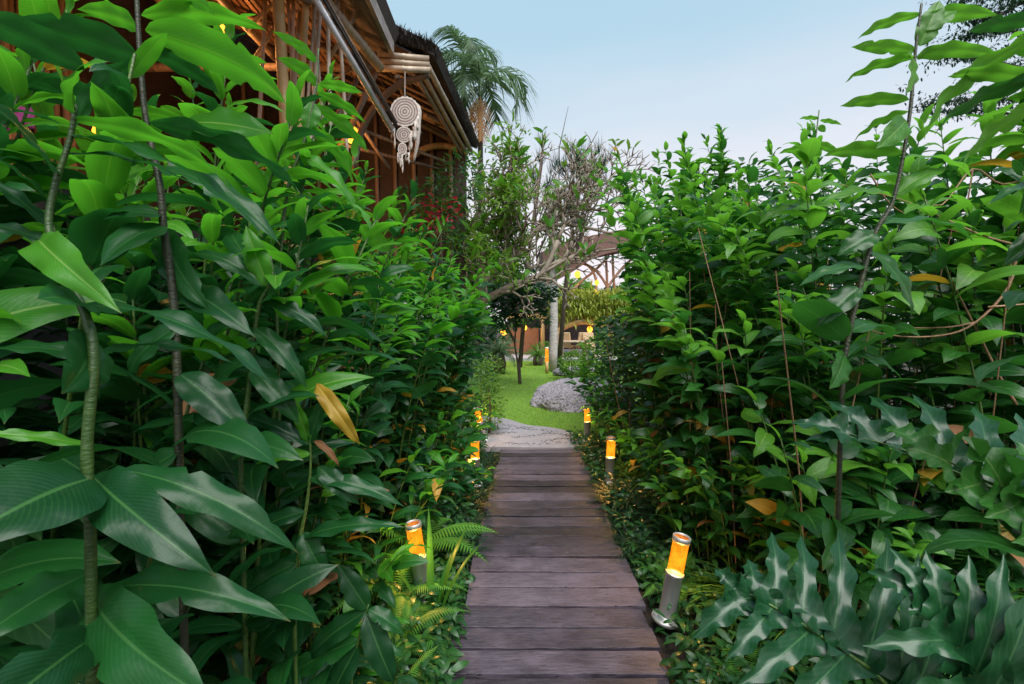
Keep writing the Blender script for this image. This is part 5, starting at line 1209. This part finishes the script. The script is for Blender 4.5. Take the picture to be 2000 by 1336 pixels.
# silver tube
A_ = at(606, -20, 4.1); B_ = at(765, 252, 5.3); t = thing('rolled_blind', 'silver rolled blind tube slanting down in front of the house posts', 'blind', A_)
V, F = tube([Vector((0, 0, 0)), B_ - A_], .036, 16); obj('tube', mesh_from('tube', V, F, M['alu']), t)
V, F = tube([B_ - A_, (B_ - A_) * 1.008], [.042, .042], 16); obj('end_cap', mesh_from('end_cap', V, F, M['alu']), t)
for o_v in (Vector((.045, 0, .035)), Vector((.06, 0, .02))):
    V, F = tube([o_v, B_ - A_ + o_v * 1.1], .011, 6); obj('cord', mesh_from('cord', V, F, M['black']), t)
V, F = tube([Vector((.06, 0, .075)), B_ - A_ + Vector((.06, 0, .07))], .014, 8); obj('rail', mesh_from('rail', V, F, M['bamboo_dk']), t)
# woven hangings
def disc(mb, c, r, nrings, th, nrm_tilt=0, sx=1.0):
    pass
def ring_part(parent, c, r0, r1, mat, sx, th=.012, name='ring', sc=0):
    n = 40; V = []; F = []
    for k in range(n):
        a = 2 * math.pi * k / n; s = 1 + (sc * (k % 2))
        for (rr, yy) in ((r0, -th / 2), (r1 * s, -th / 2), (r1 * s, th / 2), (r0, th / 2)): V.append((c.x + rr * math.cos(a) * sx, c.y + yy, c.z + rr * math.sin(a)))
    for k in range(n):
        k2 = (k + 1) % n
        for j in range(4): j2 = (j + 1) % 4; F.append((k * 4 + j, k2 * 4 + j, k2 * 4 + j2, k * 4 + j2))
    return obj(name, mesh_from(name, V, F, M[mat], smooth=False), parent)
q = at(791, 218, 5.35); t = thing('woven_hanging', 'three round cream macrame dreamcatchers in a vertical string at the house corner', 'wall hanging', q)
px1 = 5.35 / FPX
for (cx_, cy_, rp_, nr, sx) in ((791, 218, 28, 11, 1.0), (789, 263, 15, 7, 1.0), (786, 291, 12, 5, .72)):
    c = at(cx_, cy_, 5.35) - q; R_ = rp_ * px1
    for i in range(nr): ring_part(t, c, R_ * i / nr + .0005, R_ * (i + 1) / nr - .0008, 'macrame' if i % 2 == 0 or i == nr - 1 else 'macrame_dk', sx, .012 + .003 * (i % 2), 'ring', .05 if i == nr - 1 else 0)
mb = MB(); mb.tube([Vector((0, 0, .16)), at(791, 140, 5.6) - q], .003, 4); mb.build('cord', M['macrame'], t)
rg = random.Random(17)
for i in range(26):
    x = rg.choice([-22, -16, -8, -2, 6, 12, 18, 22, 26]) + rg.uniform(-3, 3); y0 = 290 - abs(x) * 2.2 if abs(x) > 12 else 298; y1 = y0 + rg.uniform(14, 40)
    P = [at(788 + x + rg.uniform(-1, 1), y0 + (y1 - y0) * k / 4, 5.35 + rg.uniform(-.02, .02)) - q for k in range(5)]; V, F = tube(P, [.006, .011, .007, .012, .006], 5); obj('tassel', mesh_from('tassel', V, F, M['macrame']), t)
q = at(815, 190, 5.6); t = thing('driftwood_hanging', 'long pale knotted rope bundle hanging right of the round dreamcatchers', 'wall hanging', q)
P = [at(*a) - q for a in ((808, 200, 5.6), (818, 215, 5.6), (817, 250, 5.6), (814, 285, 5.6), (808, 315, 5.6))]; V, F = tube(smooth_pts(P, 4), [.02, .026, .03, .034, .03, .032, .028, .026, .03, .03, .026, .028, .024, .022, .018, .016, .012], 7); obj('rope', mesh_from('rope', V, F, M['macrame']), t)
# pink cloth
q = at(-20, 180, 2.6); V = []; F = []
for j in range(7):
    for i in range(11): V.append((i * .023, .02 * math.sin(i * 1.3 + j * .3), -j * .035 - .01 * math.sin(i * .5)))
for j in range(6):
    for i in range(10): a = j * 11 + i; F.append((a, a + 1, a + 12, a + 11))
me = mesh_from('cloth', V, F, M['pink']); o = tag(obj('pink_cloth', me, None, q), 'pink cloth hanging at the left frame edge between leaves', 'cloth'); md = o.modifiers.new('thick', 'SOLIDIFY'); md.thickness = .004

# ================================================================ FAR PAVILION AND TERRACE
q = at(1140, 640, 21); PV = thing('garden_pavilion', 'distant pavilion with swooping brown roof on bamboo arches above the vines', 'pavilion', (q.x, q.y, 0)); pb_ = Vector((q.x, q.y, 0))
def pp(x, y, d): return at(x, y, d) - pb_
top = [pp(1060, 492, 20), pp(1110, 470, 19.5), pp(1180, 455, 19), pp(1260, 440, 19)]; bot = [pp(1062, 560, 20), pp(1115, 533, 19.5), pp(1170, 500, 19), pp(1260, 480, 19)]
V = []; F = []
for a, b in zip(smooth_pts(top, 4), smooth_pts(bot, 4)): V += [a, b, b + Vector((0, 3, .2)), a + Vector((0, 3, .4))]
n = len(V) // 4
for i in range(n - 1):
    for j in range(4): j2 = (j + 1) % 4; F.append((i * 4 + j, i * 4 + j2, i * 4 + 4 + j2, i * 4 + 4 + j))
F += [(0, 3, 2, 1), tuple((n - 1) * 4 + k for k in range(4))]
obj('roof', mesh_from('roof', V, F, M['tile'], smooth=False), PV)
for pl in (((1205, 640), (1190, 570), (1160, 525), (1120, 510)), ((1150, 640), (1165, 560), (1150, 520), (1110, 505)), ((1185, 640), (1186, 560), (1182, 480)), ((1215, 640), (1200, 560), (1196, 480)), ((1110, 600), (1125, 560), (1160, 530), (1190, 500)), ((1165, 640), (1180, 575), (1210, 530), (1240, 500))):
    P = smooth_pts([pp(x, y, 19.6) for x, y in pl], 4); V, F = tube(P, .055, 8); obj('arch', mesh_from('arch', V, F, M['terra']), PV)
q = at(1140, 690, 19.5); TB = thing('terrace_building', 'lamplit terrace with bamboo arch and dark interior under hanging vines', 'building', (q.x, q.y, 0)); tb = Vector((q.x, q.y, 0))
def tp(x, y, d): return at(x, y, d) - tb
def panel(nm, x0, y0, x1, y1, d, th, mat, par=TB):
    a = tp(x0, y0, d); b = tp(x1, y1, d); mb = MB(); mb.box(((a.x + b.x) / 2, a.y + th / 2, (a.z + b.z) / 2), (abs(b.x - a.x), th, abs(b.z - a.z))); return mb.build(nm, M[mat], par)
panel('back_wall', 990, 600, 1300, 695, 24, .2, 'darkwood'); panel('roof_beam', 985, 612, 1300, 622, 19.3, .3, 'bamboo_gold'); panel('upper_wall', 985, 570, 1300, 611, 19.8, .3, 'darkwood')
panel('side_wall', 990, 640, 1052, 692, 20.5, .2, 'terra')
P = smooth_pts([tp(x, y, 19.2) for x, y in ((1078, 692), (1082, 660), (1100, 640), (1140, 628), (1185, 640), (1205, 690))], 5)
V, F = tube(P, .12, 8); obj('arch', mesh_from('arch', V, F, M['bamboo_gold']), TB)
for x in (1060, 1095, 1215, 1250): P = [tp(x, 692, 19.4), tp(x, 620, 19.4)]; V, F = tube(P, .09, 8); obj('post', mesh_from('post', V, F, M['bamboo_gold']), TB)
mb = MB(); a = tp(1000, 692, 20); mb.box((.3, 1.5, -.0), (9, 6, .12)); mb.build('terrace_floor', M['concrete'], TB)
rg = random.Random(71); ms = []
for i in range(3000):
    x = rg.uniform(1070, 1260); yy = rg.uniform(560, 612) + rg.random() ** 3 * 25; p_ = at(x, yy, 19.1 + rg.uniform(-.3, .5)); ms.append(frame(p_, Vector((rg.gauss(0, .6), rg.gauss(-.5, .5), rg.gauss(-.8, .8))), s=rg.uniform(.15, .4), sx=.6))
v_ = scatter('hanging_vines', T_LEAF[1], ms, M['mass_y']); v_['label'] = 'curtain of yellow-green vines hanging over the terrace front'; v_['kind'] = 'stuff'
def chair(label, px_, py_, d, rz):
    q = at(px_, py_, d); t = thing('rattan_chair', label, 'chair', (q.x, q.y, .06), rz, 'chairs on the far terrace')
    mb = MB(); mb.box((0, 0, .42), (.55, .52, .08), bev=.02); mb.build('seat', M['rattan'], t)
    mb = MB(); mb.box((0, .26, .72), (.58, .07, .6), Matrix.Rotation(-.2, 3, 'X'), .02); mb.build('backrest', M['rattan'], t)
    for s in (-1, 1):
        mb = MB(); mb.box((s * .29, 0, .62), (.06, .5, .05)); mb.build('armrest', M['rattan'], t)
        for k in (-1, 1): mb = MB(); mb.tube([(s * .25, k * .22, 0), (s * .25, k * .22, .4)], .022, 6); mb.build('leg', M['rattan'], t)
chair('pale rattan chair left of the table on the terrace', 1106, 690, 19, 2.6); chair('pale rattan chair right of the table on the terrace', 1134, 690, 19, 3.6); chair('rattan chair partly behind leaves, rightmost on the terrace', 1158, 692, 18.5, .6)
q = at(1120, 690, 18.6); t = thing('terrace_table', 'low dark table between the rattan chairs', 'table', (q.x, q.y, .06)); mb = MB(); mb.box((0, 0, .66), (1.1, .7, .05)); mb.build('tabletop', M['bamboo'], t)
for sx in (-1, 1):
    for sy in (-1, 1): mb = MB(); mb.tube([(sx * .45, sy * .28, 0), (sx * .45, sy * .28, .64)], .025, 6); mb.build('leg', M['bamboo_dk'], t)
for (x, yy, d, r, lb, e) in ((1152, 643, 19.5, .12, 'orange lantern under the terrace arch', 14), (1128, 536, 18.8, .13, 'yellow lantern under the pavilion roof, left one', 4), (1166, 552, 18.8, .1, 'yellow lantern under the pavilion roof, right one', 4), (984, 648, 16, .11, 'glowing lantern behind the cycads at the lawn edge', 10), (1025, 640, 19.5, .1, 'glowing wall lamp by the terracotta wall', 12)):
    q = at(x, yy, d); t = thing('pendant_lantern', lb, 'lantern', q, 0, 'lanterns across the lawn'); V, F = lathe([(r * .3, -r * 1.1), (r * .85, -r * .6), (r, 0), (r * .85, r * .6), (r * .3, r * 1.1)], 10); MB().add(V, F).build('shade', M['lantern'], t, True)
    mb = MB(); mb.tube([(0, 0, r), (0, 0, r + .4)], .008, 4); mb.build('cord', M['black'], t)
    l = bpy.data.lights.new('lantern_light', 'POINT'); l.energy = e; l.color = (1, .5, .15); l.shadow_soft_size = .1; lo = bpy.data.objects.new('lantern_light', l); COL.objects.link(lo); lo.location = q + Vector((0, -.1, -r * 1.6 - .1))
q = at(1068, 700, 13.5); t = thing('lamp_post', 'slim glowing yellow lamp post left of the pale palm trunk', 'garden light', (q.x, q.y, -.03)); mb = MB(); mb.tube([(0, 0, 0), (0, 0, .35)], .05, 10); mb.build('post', M['bamboo_gold'], t, True)
V, F = lathe([(.05, .35), (.05, .75)], 12); MB().add(V, F).build('glass', M['amber'], t, True); V, F = lathe([(.055, .75), (.055, .78), (0, .79)], 12); MB().add(V, F).build('cap', M['steel'], t, True)
q = at(1100, 712, 13); rgk = random.Random(9)
for i, (x, yy, d, s, lb) in enumerate(((1098, 712, 13, .28, 'pale rounded stone left end of the far stone edging'), (1125, 706, 13.4, .34, 'pale rounded stone middle of the far stone edging'), (1150, 704, 13.8, .3, 'pale rounded stone right end of the far stone edging'))):
    q = at(x, yy, d); o = tag(obj('stone', bo.data, None, (q.x, q.y, .05)), lb, 'stone', 'stones edging the far lawn'); o.scale = (s, s, s * 1.2); o.rotation_euler.z = i * 1.3
print('objects', len(bpy.data.objects))
